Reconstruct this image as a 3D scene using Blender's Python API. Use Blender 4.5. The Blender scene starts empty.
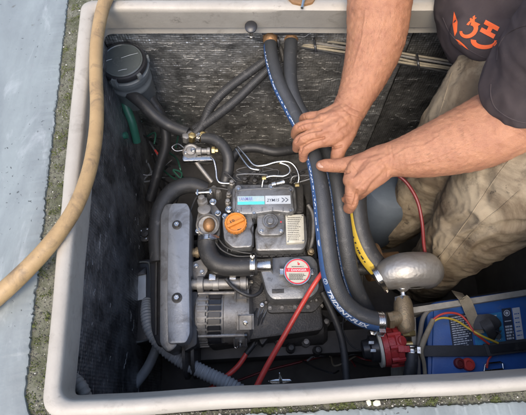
import bpy, bmesh, math, random
from mathutils import Vector, Matrix, noise
from mathutils.bvhtree import BVHTree
random.seed(7)
R = math.radians
SC = bpy.context.scene
COL = SC.collection

# ---------------------------------------------------------------- camera, world, sun, exposure
CAM_H, PITCH, FPX = 0.60, R(25), 413.0
cam_d = bpy.data.cameras.new('camera'); cam = bpy.data.objects.new('camera', cam_d); COL.objects.link(cam)
cam.location = (0, 0, CAM_H); cam.rotation_euler = (PITCH, 0, 0)
cam_d.sensor_width = 36; cam_d.lens = 36 * FPX / 526; cam_d.clip_start = 0.01; cam_d.clip_end = 100
SC.camera = cam
SUN_EL, SUN_AZ = R(58), R(196)            # azimuth clockwise from +Y
w = bpy.data.worlds.new('World'); SC.world = w; w.use_nodes = True
nt = w.node_tree; bg = nt.nodes['Background']
sky = nt.nodes.new('ShaderNodeTexSky'); sky.sky_type = 'NISHITA'; sky.sun_disc = False
sky.sun_elevation = SUN_EL; sky.sun_rotation = SUN_AZ; sky.air_density = 1.0; sky.dust_density = 3.0
nt.links.new(sky.outputs[0], bg.inputs[0]); bg.inputs[1].default_value = 0.15
sd = bpy.data.lights.new('sun', 'SUN'); sd.energy = 0.85; sd.angle = R(32); sd.color = (1, 0.88, 0.72)
sun = bpy.data.objects.new('sun', sd); COL.objects.link(sun); sun.location = (0, 0, 3)
sdir = Vector((math.sin(SUN_AZ) * math.cos(SUN_EL), math.cos(SUN_AZ) * math.cos(SUN_EL), math.sin(SUN_EL)))
sun.rotation_euler = sdir.to_track_quat('Z', 'Y').to_euler()
SC.view_settings.view_transform = 'Standard'; SC.view_settings.look = 'None'
SC.view_settings.exposure = 1.5; SC.view_settings.gamma = 1
SC.cycles.max_bounces = 8; SC.cycles.use_denoising = True

# ---------------------------------------------------------------- where a point of the place lies
CW, UPV = Vector((0, math.sin(PITCH), -math.cos(PITCH))), Vector((0, math.cos(PITCH), math.sin(PITCH)))
CAMP = Vector((0, 0, CAM_H))
def ray(px, py):
    return CW + Vector((1, 0, 0)) * ((px - 263) / FPX) - UPV * ((py - 207.5) / FPX)
def W(px, py, z):
    d = ray(px, py); return CAMP + d * ((z - CAM_H) / d.z)
def depth(p): return (p - CAMP).dot(CW)
def rad(p, rpx): return rpx * depth(p) / FPX

# ---------------------------------------------------------------- materials
def mat(name, col, rough=0.6, metal=0.0, col2=None, scale=30, amt=0.5, bump=0.0, bscale=200, spec=None,
        dirt=None, dscale=12, dthr=0.55, coat=0, trans=0, sss=0, rvar=0.15, detail=6):
    m = bpy.data.materials.new(name); m.use_nodes = True
    n, l = m.node_tree.nodes, m.node_tree.links; b = n['Principled BSDF']
    tc = n.new('ShaderNodeTexCoord')
    nz = n.new('ShaderNodeTexNoise'); nz.inputs['Scale'].default_value = scale; nz.inputs['Detail'].default_value = detail
    nz.inputs['Roughness'].default_value = 0.65
    l.new(tc.outputs['Object'], nz.inputs['Vector'])
    rp = n.new('ShaderNodeValToRGB'); rp.color_ramp.elements[0].position = 0.5 - 0.28; rp.color_ramp.elements[1].position = 0.5 + 0.28
    c2 = col2 or tuple(c * (1 - 0.45 * amt) for c in col)
    rp.color_ramp.elements[0].color = (*c2, 1); rp.color_ramp.elements[1].color = (*col, 1)
    l.new(nz.outputs[0], rp.inputs[0]); cur = rp.outputs[0]
    if dirt:
        dz = n.new('ShaderNodeTexNoise'); dz.inputs['Scale'].default_value = dscale; dz.inputs['Detail'].default_value = 8
        dz.inputs['Roughness'].default_value = 0.72; l.new(tc.outputs['Object'], dz.inputs['Vector'])
        dr = n.new('ShaderNodeValToRGB'); dr.color_ramp.elements[0].position = dthr; dr.color_ramp.elements[1].position = min(dthr + 0.14, 1)
        l.new(dz.outputs[0], dr.inputs[0])
        mx = n.new('ShaderNodeMixRGB'); mx.inputs[2].default_value = (*dirt, 1)
        l.new(dr.outputs[0], mx.inputs[0]); l.new(cur, mx.inputs[1]); cur = mx.outputs[0]
    l.new(cur, b.inputs['Base Color'])
    b.inputs['Metallic'].default_value = metal
    mr = n.new('ShaderNodeMapRange'); mr.inputs[3].default_value = min(1, rough + rvar); mr.inputs[4].default_value = max(0.03, rough - rvar)
    l.new(nz.outputs[0], mr.inputs[0]); l.new(mr.outputs[0], b.inputs['Roughness'])
    if spec is not None: b.inputs['Specular IOR Level'].default_value = spec
    if coat: b.inputs['Coat Weight'].default_value = coat; b.inputs['Coat Roughness'].default_value = 0.15
    if trans: b.inputs['Transmission Weight'].default_value = trans
    if sss:
        b.inputs['Subsurface Weight'].default_value = sss; b.inputs['Subsurface Radius'].default_value = (0.008, 0.003, 0.0015)
        b.inputs['Subsurface Scale'].default_value = 1.0
    if bump:
        bz = n.new('ShaderNodeTexNoise'); bz.inputs['Scale'].default_value = bscale; bz.inputs['Detail'].default_value = 5
        l.new(tc.outputs['Object'], bz.inputs['Vector'])
        bp = n.new('ShaderNodeBump'); bp.inputs['Strength'].default_value = min(bump, 1); bp.inputs['Distance'].default_value = 0.001 * max(1, bump)
        l.new(bz.outputs[0], bp.inputs['Height']); l.new(bp.outputs[0], b.inputs['Normal'])
    return m

M = {}
def mm(k, *a, **kw): M[k] = mat(k, *a, **kw)
mm('deck_paint', (0.222, 0.25, 0.243), 0.5, col2=(0.16, 0.182, 0.18), scale=7, bump=0.35, bscale=160, dirt=(0.19, 0.20, 0.20), dscale=22, dthr=0.60)
mm('gelcoat', (0.36, 0.33, 0.28), 0.55, col2=(0.27, 0.245, 0.205), scale=16, bump=0.3, bscale=260, dirt=(0.15, 0.135, 0.11), dscale=34, dthr=0.60)
mm('gutter_dirt', (0.16, 0.155, 0.12), 0.95, col2=(0.07, 0.075, 0.045), scale=70, bump=1.5, bscale=420, dirt=(0.34, 0.33, 0.29), dscale=120, dthr=0.6)
mm('grit_light', (0.52, 0.50, 0.45), 0.9, scale=200)
mm('grit_dark', (0.08, 0.075, 0.06), 0.95, scale=200)
mm('moss', (0.10, 0.115, 0.035), 0.95, col2=(0.05, 0.06, 0.02), scale=300)
mm('bilge', (0.13, 0.12, 0.11), 0.65, col2=(0.06, 0.056, 0.05), scale=14, bump=1.5, bscale=60, dirt=(0.16, 0.14, 0.11), dscale=40, dthr=0.62)
mm('tan_hose', (0.34, 0.225, 0.10), 0.55, col2=(0.25, 0.16, 0.07), scale=26, bump=0.25, bscale=300, dirt=(0.26, 0.18, 0.09), dscale=34, dthr=0.60)
mm('rubber', (0.030, 0.030, 0.030), 0.5, col2=(0.018, 0.018, 0.018), scale=60, bump=0.35, bscale=500, dirt=(0.085, 0.082, 0.076), dscale=60, dthr=0.58)
mm('hose_grey', (0.036, 0.038, 0.040), 0.5, col2=(0.024, 0.026, 0.028), scale=50, bump=0.6, bscale=700, dirt=(0.10, 0.10, 0.10), dscale=45, dthr=0.60)
mm('blue_print', (0.03, 0.085, 0.22), 0.6, col2=(0.025, 0.055, 0.13), scale=120, dirt=(0.05, 0.06, 0.08), dscale=160, dthr=0.58)
mm('white_print', (0.66, 0.69, 0.71), 0.6, col2=(0.36, 0.40, 0.46), scale=300, amt=0.4)
mm('yellow_print', (0.50, 0.36, 0.035), 0.6, col2=(0.45, 0.30, 0.03), scale=140, dirt=(0.10, 0.08, 0.03), dscale=120, dthr=0.60)
mm('black_print', (0.025, 0.025, 0.025), 0.6, scale=200)
mm('engine_grey', (0.25, 0.255, 0.255), 0.40, 0.5, col2=(0.14, 0.143, 0.145), scale=34, bump=0.3, bscale=380, dirt=(0.06, 0.052, 0.043), dscale=34, dthr=0.58)
mm('engine_dark', (0.065, 0.062, 0.058), 0.5, 0.3, col2=(0.035, 0.034, 0.032), scale=40, bump=1.0, bscale=260, dirt=(0.12, 0.10, 0.075), dscale=50, dthr=0.62)
mm('cast_alloy', (0.33, 0.32, 0.30), 0.5, 0.6, col2=(0.17, 0.16, 0.145), scale=55, bump=0.5, bscale=900, dirt=(0.09, 0.07, 0.05), dscale=60, dthr=0.57)
mm('plate_silver', (0.27, 0.29, 0.315), 0.42, 0.4, col2=(0.20, 0.215, 0.235), scale=18, bump=0.3, bscale=300, dirt=(0.12, 0.12, 0.12), dscale=40, dthr=0.64)
mm('steel', (0.62, 0.61, 0.58), 0.24, 1.0, col2=(0.40, 0.38, 0.34), scale=90, bump=0.3, bscale=500)
mm('riser_silver', (0.45, 0.435, 0.405), 0.40, 0.75, col2=(0.30, 0.285, 0.26), scale=22, bump=0.35, bscale=1400, dirt=(0.15, 0.12, 0.08), dscale=26, dthr=0.64)
mm('brass', (0.31, 0.23, 0.13), 0.5, 0.5, col2=(0.12, 0.10, 0.07), scale=60, bump=0.8, bscale=350, dirt=(0.10, 0.11, 0.075), dscale=60, dthr=0.55)
mm('gold_brass', (0.66, 0.50, 0.22), 0.3, 0.9, scale=60)
mm('copper_rust', (0.34, 0.19, 0.085), 0.55, 0.5, col2=(0.20, 0.11, 0.05), scale=70, bump=1, bscale=300)
mm('orange_cap', (0.60, 0.225, 0.03), 0.5, col2=(0.42, 0.15, 0.025), scale=50, bump=0.3, bscale=300, dirt=(0.20, 0.09, 0.03), dscale=70, dthr=0.62)
mm('red_paint', (0.46, 0.035, 0.035), 0.45, col2=(0.26, 0.03, 0.03), scale=50, bump=1.0, bscale=260, dirt=(0.55, 0.40, 0.38), dscale=75, dthr=0.66)
mm('red_cable', (0.56, 0.065, 0.045), 0.4, col2=(0.45, 0.04, 0.035), scale=60, dirt=(0.22, 0.04, 0.04), dscale=50, dthr=0.62)
mm('dark_red', (0.15, 0.016, 0.016), 0.4, scale=60)
mm('battery_blue', (0.04, 0.13, 0.38), 0.42, col2=(0.025, 0.09, 0.31), scale=26, bump=0.3, bscale=260, dirt=(0.10, 0.14, 0.22), dscale=34, dthr=0.62)
mm('label_dark', (0.035, 0.045, 0.07), 0.5, scale=80)
mm('label_cyan', (0.05, 0.33, 0.56), 0.45, col2=(0.03, 0.12, 0.30), scale=130)
mm('label_white', (0.62, 0.63, 0.62), 0.5, col2=(0.46, 0.47, 0.46), scale=90, dirt=(0.30, 0.28, 0.24), dscale=60, dthr=0.62)
mm('label_beige', (0.52, 0.50, 0.42), 0.5, col2=(0.40, 0.38, 0.31), scale=80, dirt=(0.20, 0.18, 0.14), dscale=80, dthr=0.62)
mm('label_teal', (0.06, 0.60, 0.55), 0.4, col2=(0.10, 0.48, 0.48), scale=60)
mm('label_fade', (0.42, 0.46, 0.44), 0.4, col2=(0.16, 0.36, 0.42), scale=90, dirt=(0.52, 0.34, 0.22), dscale=60, dthr=0.55)
mm('label_silver', (0.52, 0.56, 0.58), 0.4, 0.2, scale=60)
mm('red_label', (0.66, 0.035, 0.05), 0.45, scale=60)
mm('strap_black', (0.028, 0.028, 0.03), 0.5, col2=(0.05, 0.05, 0.05), scale=50, bump=0.6, bscale=700)
mm('strap_tan', (0.36, 0.31, 0.22), 0.8, col2=(0.22, 0.19, 0.13), scale=60, bump=1.2, bscale=800)
mm('box_rim', (0.40, 0.38, 0.33), 0.65, col2=(0.20, 0.19, 0.16), scale=40, bump=0.6, bscale=200)
mm('plastic_black', (0.022, 0.022, 0.024), 0.35, scale=40, dirt=(0.07, 0.065, 0.06), dscale=30, dthr=0.6)
mm('lid_clear', (0.105, 0.118, 0.112), 0.25, scale=20, coat=0.3, dirt=(0.2, 0.2, 0.19), dscale=26, dthr=0.62)
mm('canister_grey', (0.15, 0.165, 0.165), 0.35, scale=30, bump=0.3)
mm('green_hose', (0.03, 0.14, 0.09), 0.4, scale=50)
mm('grey_hose', (0.30, 0.315, 0.32), 0.5, col2=(0.22, 0.23, 0.235), scale=40, bump=0.4, dirt=(0.07, 0.07, 0.07), dscale=40, dthr=0.6)
mm('old_hose', (0.20, 0.19, 0.165), 0.7, col2=(0.12, 0.11, 0.10), scale=40, bump=0.6)
mm('cable_beige', (0.28, 0.245, 0.18), 0.6, col2=(0.17, 0.145, 0.10), scale=60, dirt=(0.14, 0.12, 0.09), dscale=60)
mm('yellow_wire', (0.66, 0.46, 0.05), 0.4, scale=60)
mm('blue_grey', (0.085, 0.105, 0.125), 0.6, col2=(0.055, 0.068, 0.085), scale=22, bump=0.4)
mm('shirt', (0.070, 0.054, 0.052), 0.9, col2=(0.047, 0.038, 0.040), scale=18, bump=0.9, bscale=1500, spec=0.15)
mm('orange_print', (0.80, 0.13, 0.025), 0.7, col2=(0.62, 0.09, 0.02), scale=120)
mm('hair', (0.05, 0.035, 0.022), 0.6, scale=200, bump=1)
mm('arm_hair', (0.16, 0.085, 0.04), 0.5, scale=200)
mm('nail', (0.40, 0.235, 0.165), 0.55, col2=(0.34, 0.19, 0.13), scale=80)

# skin: ruddy patches, fine creases
def skin_material():
    m = mat('skin', (0.40, 0.190, 0.098), 0.55, col2=(0.25, 0.100, 0.055), scale=38, bump=0, sss=0.12, dirt=(0.20, 0.095, 0.06), dscale=150, dthr=0.62, rvar=0.1)
    n, l = m.node_tree.nodes, m.node_tree.links; b = n['Principled BSDF']
    tc = n['Texture Coordinate']
    v = n.new('ShaderNodeTexVoronoi'); v.feature = 'DISTANCE_TO_EDGE'; v.inputs['Scale'].default_value = 520
    z = n.new('ShaderNodeTexNoise'); z.inputs['Scale'].default_value = 90; z.inputs['Detail'].default_value = 8; z.inputs['Roughness'].default_value = 0.7
    mp = n.new('ShaderNodeMapping'); mp.inputs['Scale'].default_value = (1, 1.8, 1)
    l.new(tc.outputs['Object'], mp.inputs[0]); l.new(mp.outputs[0], v.inputs['Vector']); l.new(tc.outputs['Object'], z.inputs['Vector'])
    b1 = n.new('ShaderNodeBump'); b1.inputs['Strength'].default_value = 0.7; b1.inputs['Distance'].default_value = 0.0009
    b2 = n.new('ShaderNodeBump'); b2.inputs['Strength'].default_value = 0.8; b2.inputs['Distance'].default_value = 0.0020
    l.new(v.outputs[0], b1.inputs['Height']); l.new(z.outputs[0], b2.inputs['Height']); l.new(b1.outputs[0], b2.inputs['Normal'])
    l.new(b2.outputs[0], b.inputs['Normal']); return m
M['skin'] = skin_material()

def foil_material(name, base, tint, rough, grid, gstr):
    m = bpy.data.materials.new(name); m.use_nodes = True
    n, l = m.node_tree.nodes, m.node_tree.links; b = n['Principled BSDF']
    tc = n.new('ShaderNodeTexCoord')
    z = n.new('ShaderNodeTexNoise'); z.inputs['Scale'].default_value = 13; z.inputs['Detail'].default_value = 9; z.inputs['Roughness'].default_value = 0.7
    l.new(tc.outputs['Object'], z.inputs['Vector'])
    r = n.new('ShaderNodeValToRGB'); r.color_ramp.elements[0].position = 0.38; r.color_ramp.elements[1].position = 0.66
    r.color_ramp.elements[0].color = (*tint, 1); r.color_ramp.elements[1].color = (*base, 1)
    l.new(z.outputs[0], r.inputs[0])
    # abraded marks: thin bare lines where the facing has worn to white
    mp = n.new('ShaderNodeMapping'); mp.inputs['Scale'].default_value = (11, 11, 150)
    l.new(tc.outputs['Object'], mp.inputs[0])
    s = n.new('ShaderNodeTexNoise'); s.inputs['Scale'].default_value = 1.0; s.inputs['Detail'].default_value = 8; s.inputs['Roughness'].default_value = 0.75
    l.new(mp.outputs[0], s.inputs['Vector'])
    sr = n.new('ShaderNodeValToRGB'); sr.color_ramp.elements[0].position = 0.625; sr.color_ramp.elements[1].position = 0.645
    l.new(s.outputs[0], sr.inputs[0])
    mx = n.new('ShaderNodeMixRGB'); mx.inputs[2].default_value = (0.75, 0.74, 0.70, 1)
    l.new(sr.outputs[0], mx.inputs[0]); l.new(r.outputs[0], mx.inputs[1]); l.new(mx.outputs[0], b.inputs['Base Color'])
    b.inputs['Metallic'].default_value = 0.80; b.inputs['Roughness'].default_value = rough
    outs = []
    for ax, dirn in (('X', (1, 0.6, 0)), ('Z', (0, 0, 1))):
        wv = n.new('ShaderNodeTexWave'); wv.wave_type = 'BANDS'; wv.bands_direction = ax
        wv.inputs['Scale'].default_value = grid; wv.inputs['Distortion'].default_value = 0.5; wv.inputs['Detail'].default_value = 2
        wv.inputs['Detail Scale'].default_value = 0.4
        if name == 'foil_side' and ax == 'X': wv.bands_direction = 'Y'
        l.new(tc.outputs['Object'], wv.inputs['Vector']); outs.append(wv.outputs['Fac'])
    mu = n.new('ShaderNodeMath'); mu.operation = 'ADD'; l.new(outs[0], mu.inputs[0]); l.new(outs[1], mu.inputs[1])
    b1 = n.new('ShaderNodeBump'); b1.inputs['Strength'].default_value = gstr; b1.inputs['Distance'].default_value = 0.0012
    l.new(mu.outputs[0], b1.inputs['Height'])
    v = n.new('ShaderNodeTexNoise'); v.inputs['Scale'].default_value = 42; v.inputs['Detail'].default_value = 7; v.noise_type = 'RIDGED_MULTIFRACTAL'
    l.new(tc.outputs['Object'], v.inputs['Vector'])
    b2 = n.new('ShaderNodeBump'); b2.inputs['Strength'].default_value = 1.0; b2.inputs['Distance'].default_value = 0.0040
    l.new(v.outputs[0], b2.inputs['Height']); l.new(b1.outputs[0], b2.inputs['Normal'])
    vo = n.new('ShaderNodeTexVoronoi'); vo.inputs['Scale'].default_value = 150; l.new(tc.outputs['Object'], vo.inputs['Vector'])
    b3 = n.new('ShaderNodeBump'); b3.inputs['Strength'].default_value = 0.9; b3.inputs['Distance'].default_value = 0.0012
    l.new(vo.outputs[0], b3.inputs['Height']); l.new(b2.outputs[0], b3.inputs['Normal']); l.new(b3.outputs[0], b.inputs['Normal'])
    return m
M['foil_far'] = foil_material('foil_far', (0.80, 0.79, 0.75), (0.22, 0.22, 0.21), 0.29, 52, 0.38)
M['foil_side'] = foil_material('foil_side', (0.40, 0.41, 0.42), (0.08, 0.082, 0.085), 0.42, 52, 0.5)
mm('fold_glint', (0.70, 0.69, 0.66), 0.4, 0.3, scale=90)  # pale silver standing in for light caught on foil folds
M['foil_black'] = foil_material('foil_black', (0.44, 0.43, 0.40), (0.10, 0.10, 0.096), 0.42, 52, 0.38)

def trouser_material():
    m = mat('trousers', (0.36, 0.295, 0.20), 0.92, col2=(0.22, 0.175, 0.118), scale=13, bump=1.0, bscale=1300, dirt=(0.075, 0.064, 0.052), dscale=15, dthr=0.54, spec=0.1)
    return m
M['trousers'] = trouser_material()

# ---------------------------------------------------------------- mesh building
def catmull(pts, n=8):
    out = []
    P = [pts[0]] + list(pts) + [pts[-1]]
    for i in range(1, len(P) - 2):
        a, b, c, d = P[i-1], P[i], P[i+1], P[i+2]
        for k in range(n):
            t = k / n
            out.append(tuple(0.5 * ((2*b[j]) + (-a[j]+c[j])*t + (2*a[j]-5*b[j]+4*c[j]-d[j])*t*t + (-a[j]+3*b[j]-3*c[j]+d[j])*t**3) for j in range(len(b))))
    out.append(tuple(pts[-1])); return out

def px_path(pts, n=8):
    """[(px,py,z,rpx)] -> smooth [(Vector, radius)]"""
    q = []
    for p in pts:
        v = W(p[0], p[1], p[2]); q.append((v.x, v.y, v.z, rad(v, p[3])))
    return [(Vector(a[:3]), a[3]) for a in catmull(q, n)]

def frames(path):
    """tangent, up, side for each point; up is the world's up made square to the run"""
    fr = []; prev = None
    for i in range(len(path)):
        a = path[max(i-1, 0)][0]; b = path[min(i+1, len(path)-1)][0]
        T = (b - a).normalized()
        U = Vector((0, 0, 1)) - T * T.z
        if U.length < 0.25: U = Vector((0, -1, 0)) - T * (-T.y)
        U.normalize(); S = T.cross(U).normalized(); fr.append((T, U, S))
    return fr

class G:
    def __init__(s): s.bm = bmesh.new()
    def ring(s, vs): return [s.bm.verts.new(v) for v in vs]
    def bridge(s, a, b):
        n = len(a)
        for i in range(n):
            try: s.bm.faces.new((a[i], a[(i+1) % n], b[(i+1) % n], b[i]))
            except ValueError: pass
    def face(s, vs):
        try: s.bm.faces.new(vs)
        except ValueError: pass
    def tube(s, path, seg=16, cap=True, corr=0, pitch=0.004, twist=None, prof=None):
        if corr:
            dense = []; 
            for i in range(len(path)-1):
                (a, ra), (b, rb) = path[i], path[i+1]
                k = max(1, int((b-a).length / (pitch/6)))
                for j in range(k): dense.append((a.lerp(b, j/k), ra + (rb-ra)*j/k))
            dense.append(path[-1]); acc = 0; out = []
            for i, (p, r) in enumerate(dense):
                if i: acc += (p - dense[i-1][0]).length
                out.append((p, r * (1 - corr*(0.5+0.5*math.cos(2*math.pi*acc/pitch)))))
            path = out
        T0 = (path[1][0] - path[0][0]).normalized()
        U = T0.orthogonal().normalized(); last = None; first = None
        for i, (p, r) in enumerate(path):
            a = path[max(i-1, 0)][0]; b = path[min(i+1, len(path)-1)][0]
            T = (b - a).normalized(); U = (U - T * U.dot(T)).normalized(); V = T.cross(U)
            rg = s.ring([p + (U*math.cos(2*math.pi*k/seg) + V*math.sin(2*math.pi*k/seg)) * r for k in range(seg)])
            if last: s.bridge(last, rg)
            else: first = rg
            last = rg
        if cap: s.face(first[::-1]); s.face(last)
        return s
    def cone(s, p0, p1, r0, r1=None, seg=20):
        return s.tube([(Vector(p0), r0), (Vector(p1), r0 if r1 is None else r1)], seg)
    def lathe(s, p, axis, prof, seg=28, phase=0):
        A = Vector(axis).normalized(); U = A.orthogonal().normalized(); V = A.cross(U); last = None; first = None; p = Vector(p)
        for r, h in prof:
            rg = s.ring([p + A*h + (U*math.cos(2*math.pi*k/seg+phase) + V*math.sin(2*math.pi*k/seg+phase)) * max(r, 1e-5) for k in range(seg)])
            if last: s.bridge(last, rg)
            else: first = rg
            last = rg
        s.face(first[::-1]); s.face(last); return s
    def prism(s, pts, z1, dep, bev=0.002, rnd=0.003, n=4):
        """outline in world xy, top at z1, going down by dep, with rounded corners and top edge"""
        P = round_poly([Vector((p[0], p[1], 0)) for p in pts], rnd, n)
        rings = [(0, z1-dep), (0, z1-bev), (bev*0.3, z1-bev*0.3), (bev, z1)]
        last = None; first = None
        for off, z in rings:
            q = offset_poly(P, off) if off else P
            rg = s.ring([Vector((v.x, v.y, z)) for v in q])
            if last: s.bridge(last, rg)
            else: first = rg
            last = rg
        s.face(first[::-1]); s.face(last); return s
    def pxprism(s, pts, z1, dep, bev=0.002, rnd=0.003, n=4):
        return s.prism([W(a, b, z1) for a, b in pts], z1, dep, bev, rnd, n)
    def box(s, c, sx, sy, sz, rot=None, bev=0.0):
        rot = rot or Matrix.Identity(3); c = Vector(c)
        r = bmesh.ops.create_cube(s.bm, size=1)
        for v in r['verts']: v.co = c + rot @ Vector((v.co.x*sx, v.co.y*sy, v.co.z*sz))
        if bev:
            es = list({e for v in r['verts'] for e in v.link_edges})
            bmesh.ops.bevel(s.bm, geom=es, offset=bev, segments=2, affect='EDGES', profile=0.7)
        return s
    def ball(s, c, rx, ry=None, rz=None, seg=16):
        r = bmesh.ops.create_uvsphere(s.bm, u_segments=seg, v_segments=seg//2+2, radius=1)
        for v in r['verts']: v.co = Vector(c) + Vector((v.co.x*rx, v.co.y*(ry or rx), v.co.z*(rz or rx)))
        return s

def area2(P): return sum(P[i].x*P[(i+1) % len(P)].y - P[(i+1) % len(P)].x*P[i].y for i in range(len(P)))
def round_poly(P, r, n=4):
    if area2(P) < 0: P = P[::-1]
    out = []
    for i in range(len(P)):
        a, b, c = P[i-1], P[i], P[(i+1) % len(P)]
        u, v = (a-b), (c-b); d = min(r, u.length*0.45, v.length*0.45)
        if d < 1e-6: out.append(b.copy()); continue
        u = b + u.normalized()*d; v = b + v.normalized()*d
        for k in range(n+1):
            t = k/n; out.append(u*(1-t)**2 + b*2*t*(1-t) + v*t*t)
    return out
def offset_poly(P, d):
    out = []; n = len(P)
    for i in range(n):
        a, b, c = P[i-1], P[i], P[(i+1) % n]
        e1 = (b-a); e2 = (c-b)
        if e1.length < 1e-9: e1 = e2
        if e2.length < 1e-9: e2 = e1
        n1 = Vector((-e1.y, e1.x, 0)).normalized(); n2 = Vector((-e2.y, e2.x, 0)).normalized()
        m = (n1+n2)
        if m.length < 1e-6: m = n1
        m.normalize(); out.append(b + m * (d / max(0.5, m.dot(n1))))
    return out

ROOTS = {}
def finish_mesh(name, me, m, parent, angle=38):
    me.set_sharp_from_angle(angle=R(angle))
    for x in (m if isinstance(m, (list, tuple)) else [m]): me.materials.append(M[x])
    o = bpy.data.objects.new(name, me); COL.objects.link(o)
    if parent is None:
        xs = [v.co for v in me.vertices]
        org = Vector((sum(v.x for v in xs)/len(xs), sum(v.y for v in xs)/len(xs), min(v.z for v in xs)))
        o.location = org
    else:
        o.parent = parent; org = ROOTS[parent.name]
    me.transform(Matrix.Translation(-org)); ROOTS[o.name] = org
    return o
def obj(name, g, m, parent=None, angle=38):
    bmesh.ops.recalc_face_normals(g.bm, faces=g.bm.faces)
    me = bpy.data.meshes.new(name)
    for f in g.bm.faces: f.smooth = True
    g.bm.to_mesh(me); g.bm.free()
    return finish_mesh(name, me, m, parent, angle)
def tag(o, label=None, cat=None, group=None, kind=None):
    if label: o['label'] = label
    if cat: o['category'] = cat
    if group: o['group'] = group
    if kind: o['kind'] = kind
    return o
def thing(name, loc, label, cat, group=None):
    o = bpy.data.objects.new(name, None); COL.objects.link(o); o.location = loc; o.empty_display_size = 0.02
    ROOTS[o.name] = Vector(loc); return tag(o, label, cat, group)

# flat writing
def glyphs(txt, shear=0.0, bold=0.0):
    c = bpy.data.curves.new('txt', 'FONT'); c.body = txt; c.size = 1; c.align_x = 'CENTER'; c.align_y = 'CENTER'
    c.shear = shear; c.offset = bold; c.resolution_u = 3
    o = bpy.data.objects.new('txt', c); COL.objects.link(o)
    bpy.context.view_layer.update()
    me = bpy.data.meshes.new_from_object(o); bpy.data.objects.remove(o); bpy.data.curves.remove(c)
    vs = [v.co.copy() for v in me.vertices]; fs = [tuple(p.vertices) for p in me.polygons]
    bpy.data.meshes.remove(me)
    x0, x1 = min(v.x for v in vs), max(v.x for v in vs); y0, y1 = min(v.y for v in vs), max(v.y for v in vs)
    for v in vs: v.x = (v.x - (x0+x1)/2) / (x1-x0); v.y = (v.y - (y0+y1)/2) / (y1-y0)
    return vs, fs          # both in -0.5..0.5
def rect(cx, cy, sx, sy, nx=1, ny=1):
    vs = [Vector((cx + sx*(i/nx-0.5), cy + sy*(j/ny-0.5), 0)) for j in range(ny+1) for i in range(nx+1)]
    fs = [(j*(nx+1)+i, j*(nx+1)+i+1, (j+1)*(nx+1)+i+1, (j+1)*(nx+1)+i) for j in range(ny) for i in range(nx)]
    return vs, fs
def disc(cx, cy, r, n=32, r0=0):
    if r0:
        vs = [Vector((cx+q*math.cos(2*math.pi*k/n), cy+q*math.sin(2*math.pi*k/n), 0)) for q in (r0, r) for k in range(n)]
        return vs, [(k, (k+1) % n, n+(k+1) % n, n+k) for k in range(n)]
    return [Vector((cx+r*math.cos(2*math.pi*k/n), cy+r*math.sin(2*math.pi*k/n), 0)) for k in range(n)], [tuple(range(n))]
def split(vf, n=2):
    bm = bmesh.new(); vs = [bm.verts.new(v) for v in vf[0]]
    for f in vf[1]:
        try: bm.faces.new([vs[i] for i in f])
        except ValueError: pass
    bmesh.ops.triangulate(bm, faces=bm.faces); bmesh.ops.subdivide_edges(bm, edges=bm.edges, cuts=n, use_grid_fill=True)
    bm.verts.index_update(); out = [v.co.copy() for v in bm.verts], [tuple(v.index for v in f.verts) for f in bm.faces]; bm.free(); return out
class D:
    """flat marks gathered in a local frame (x right, y up) and then laid on a surface"""
    def __init__(s): s.v = []; s.f = []
    def add(s, vf, cx=0, cy=0, sx=1, sy=1, rot=0):
        o = len(s.v); c, q = math.cos(rot), math.sin(rot)
        for v in vf[0]:
            x, y = v.x*sx, v.y*sy; s.v.append(Vector((cx + x*c - y*q, cy + x*q + y*c, 0)))
        s.f += [tuple(i+o for i in f) for f in vf[1]]; return s
    def lines(s, x0, x1, y0, y1, n, th, seedv=1, words=5):
        rr = random.Random(seedv)
        for i in range(n):
            y = y0 + (y1-y0)*(i+0.5)/n; x = x0; end = x1 - rr.random()*(x1-x0)*0.3
            while x < end:
                wd = (x1-x0)/words*rr.uniform(0.4, 1.1); s.add(rect(0, 0, 1, 1), x+wd/2, y, min(wd, end-x+0.001)*0.86, th); x += wd
        return s
    def lay(s, fn):
        g = G(); vs = [g.bm.verts.new(fn(v.x, v.y)) for v in s.v]
        for f in s.f: g.face([vs[i] for i in f])
        return g
def on_px(px, py, z, ang=0, k=1.0):
    """local frame in photo pixels round (px,py) on the level plane z"""
    c, q = math.cos(ang), math.sin(ang)
    return lambda x, y: W(px + (x*c - y*q)*k, py - (x*q + y*c)*k, z)

def bolt(parent, px, py, z, rpx, m='steel', h=0.006, washer=True, name='bolt'):
    p = W(px, py, z); r = rad(p, rpx); g = G()
    if washer: g.lathe(p, (0, 0, 1), [(r*1.35, -0.001), (r*1.35, 0.0012), (r*1.25, 0.0017), (r*0.8, 0.0017)], 20)
    ph = random.random()
    g.lathe(p, (0, 0, 1), [(r, 0.001), (r, h*0.8), (r*0.85, h), (r*0.35, h), (r*0.3, h*0.8)], 6, ph)
    return obj(name, g, m, parent, 25)
def clamp(parent, path_pt, T, r, wd=0.009, m='steel', side=None, name='hose_clamp'):
    g = G(); T = Vector(T).normalized(); p = Vector(path_pt)
    g.lathe(p, T, [(r*1.02, -wd/2), (r*1.1, -wd/2), (r*1.1, -wd*0.3), (r*1.06, -wd*0.25), (r*1.06, wd*0.25), (r*1.1, wd*0.3), (r*1.1, wd/2), (r*1.02, wd/2)], 28)
    S = Vector(side) if side else T.cross(Vector((0, 0, 1)))
    S = (S - T*S.dot(T)).normalized(); U = T.cross(S)
    c = p + S * r * 1.2
    rot = Matrix((U, T, S)).transposed()
    g.box(c, r*0.9, wd*0.9, r*0.3, rot, r*0.05)
    g.lathe(c + U*r*0.45, U, [(r*0.17, 0), (r*0.17, r*0.25), (r*0.12, r*0.3)], 6)
    return obj(name, g, m, parent)

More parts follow.
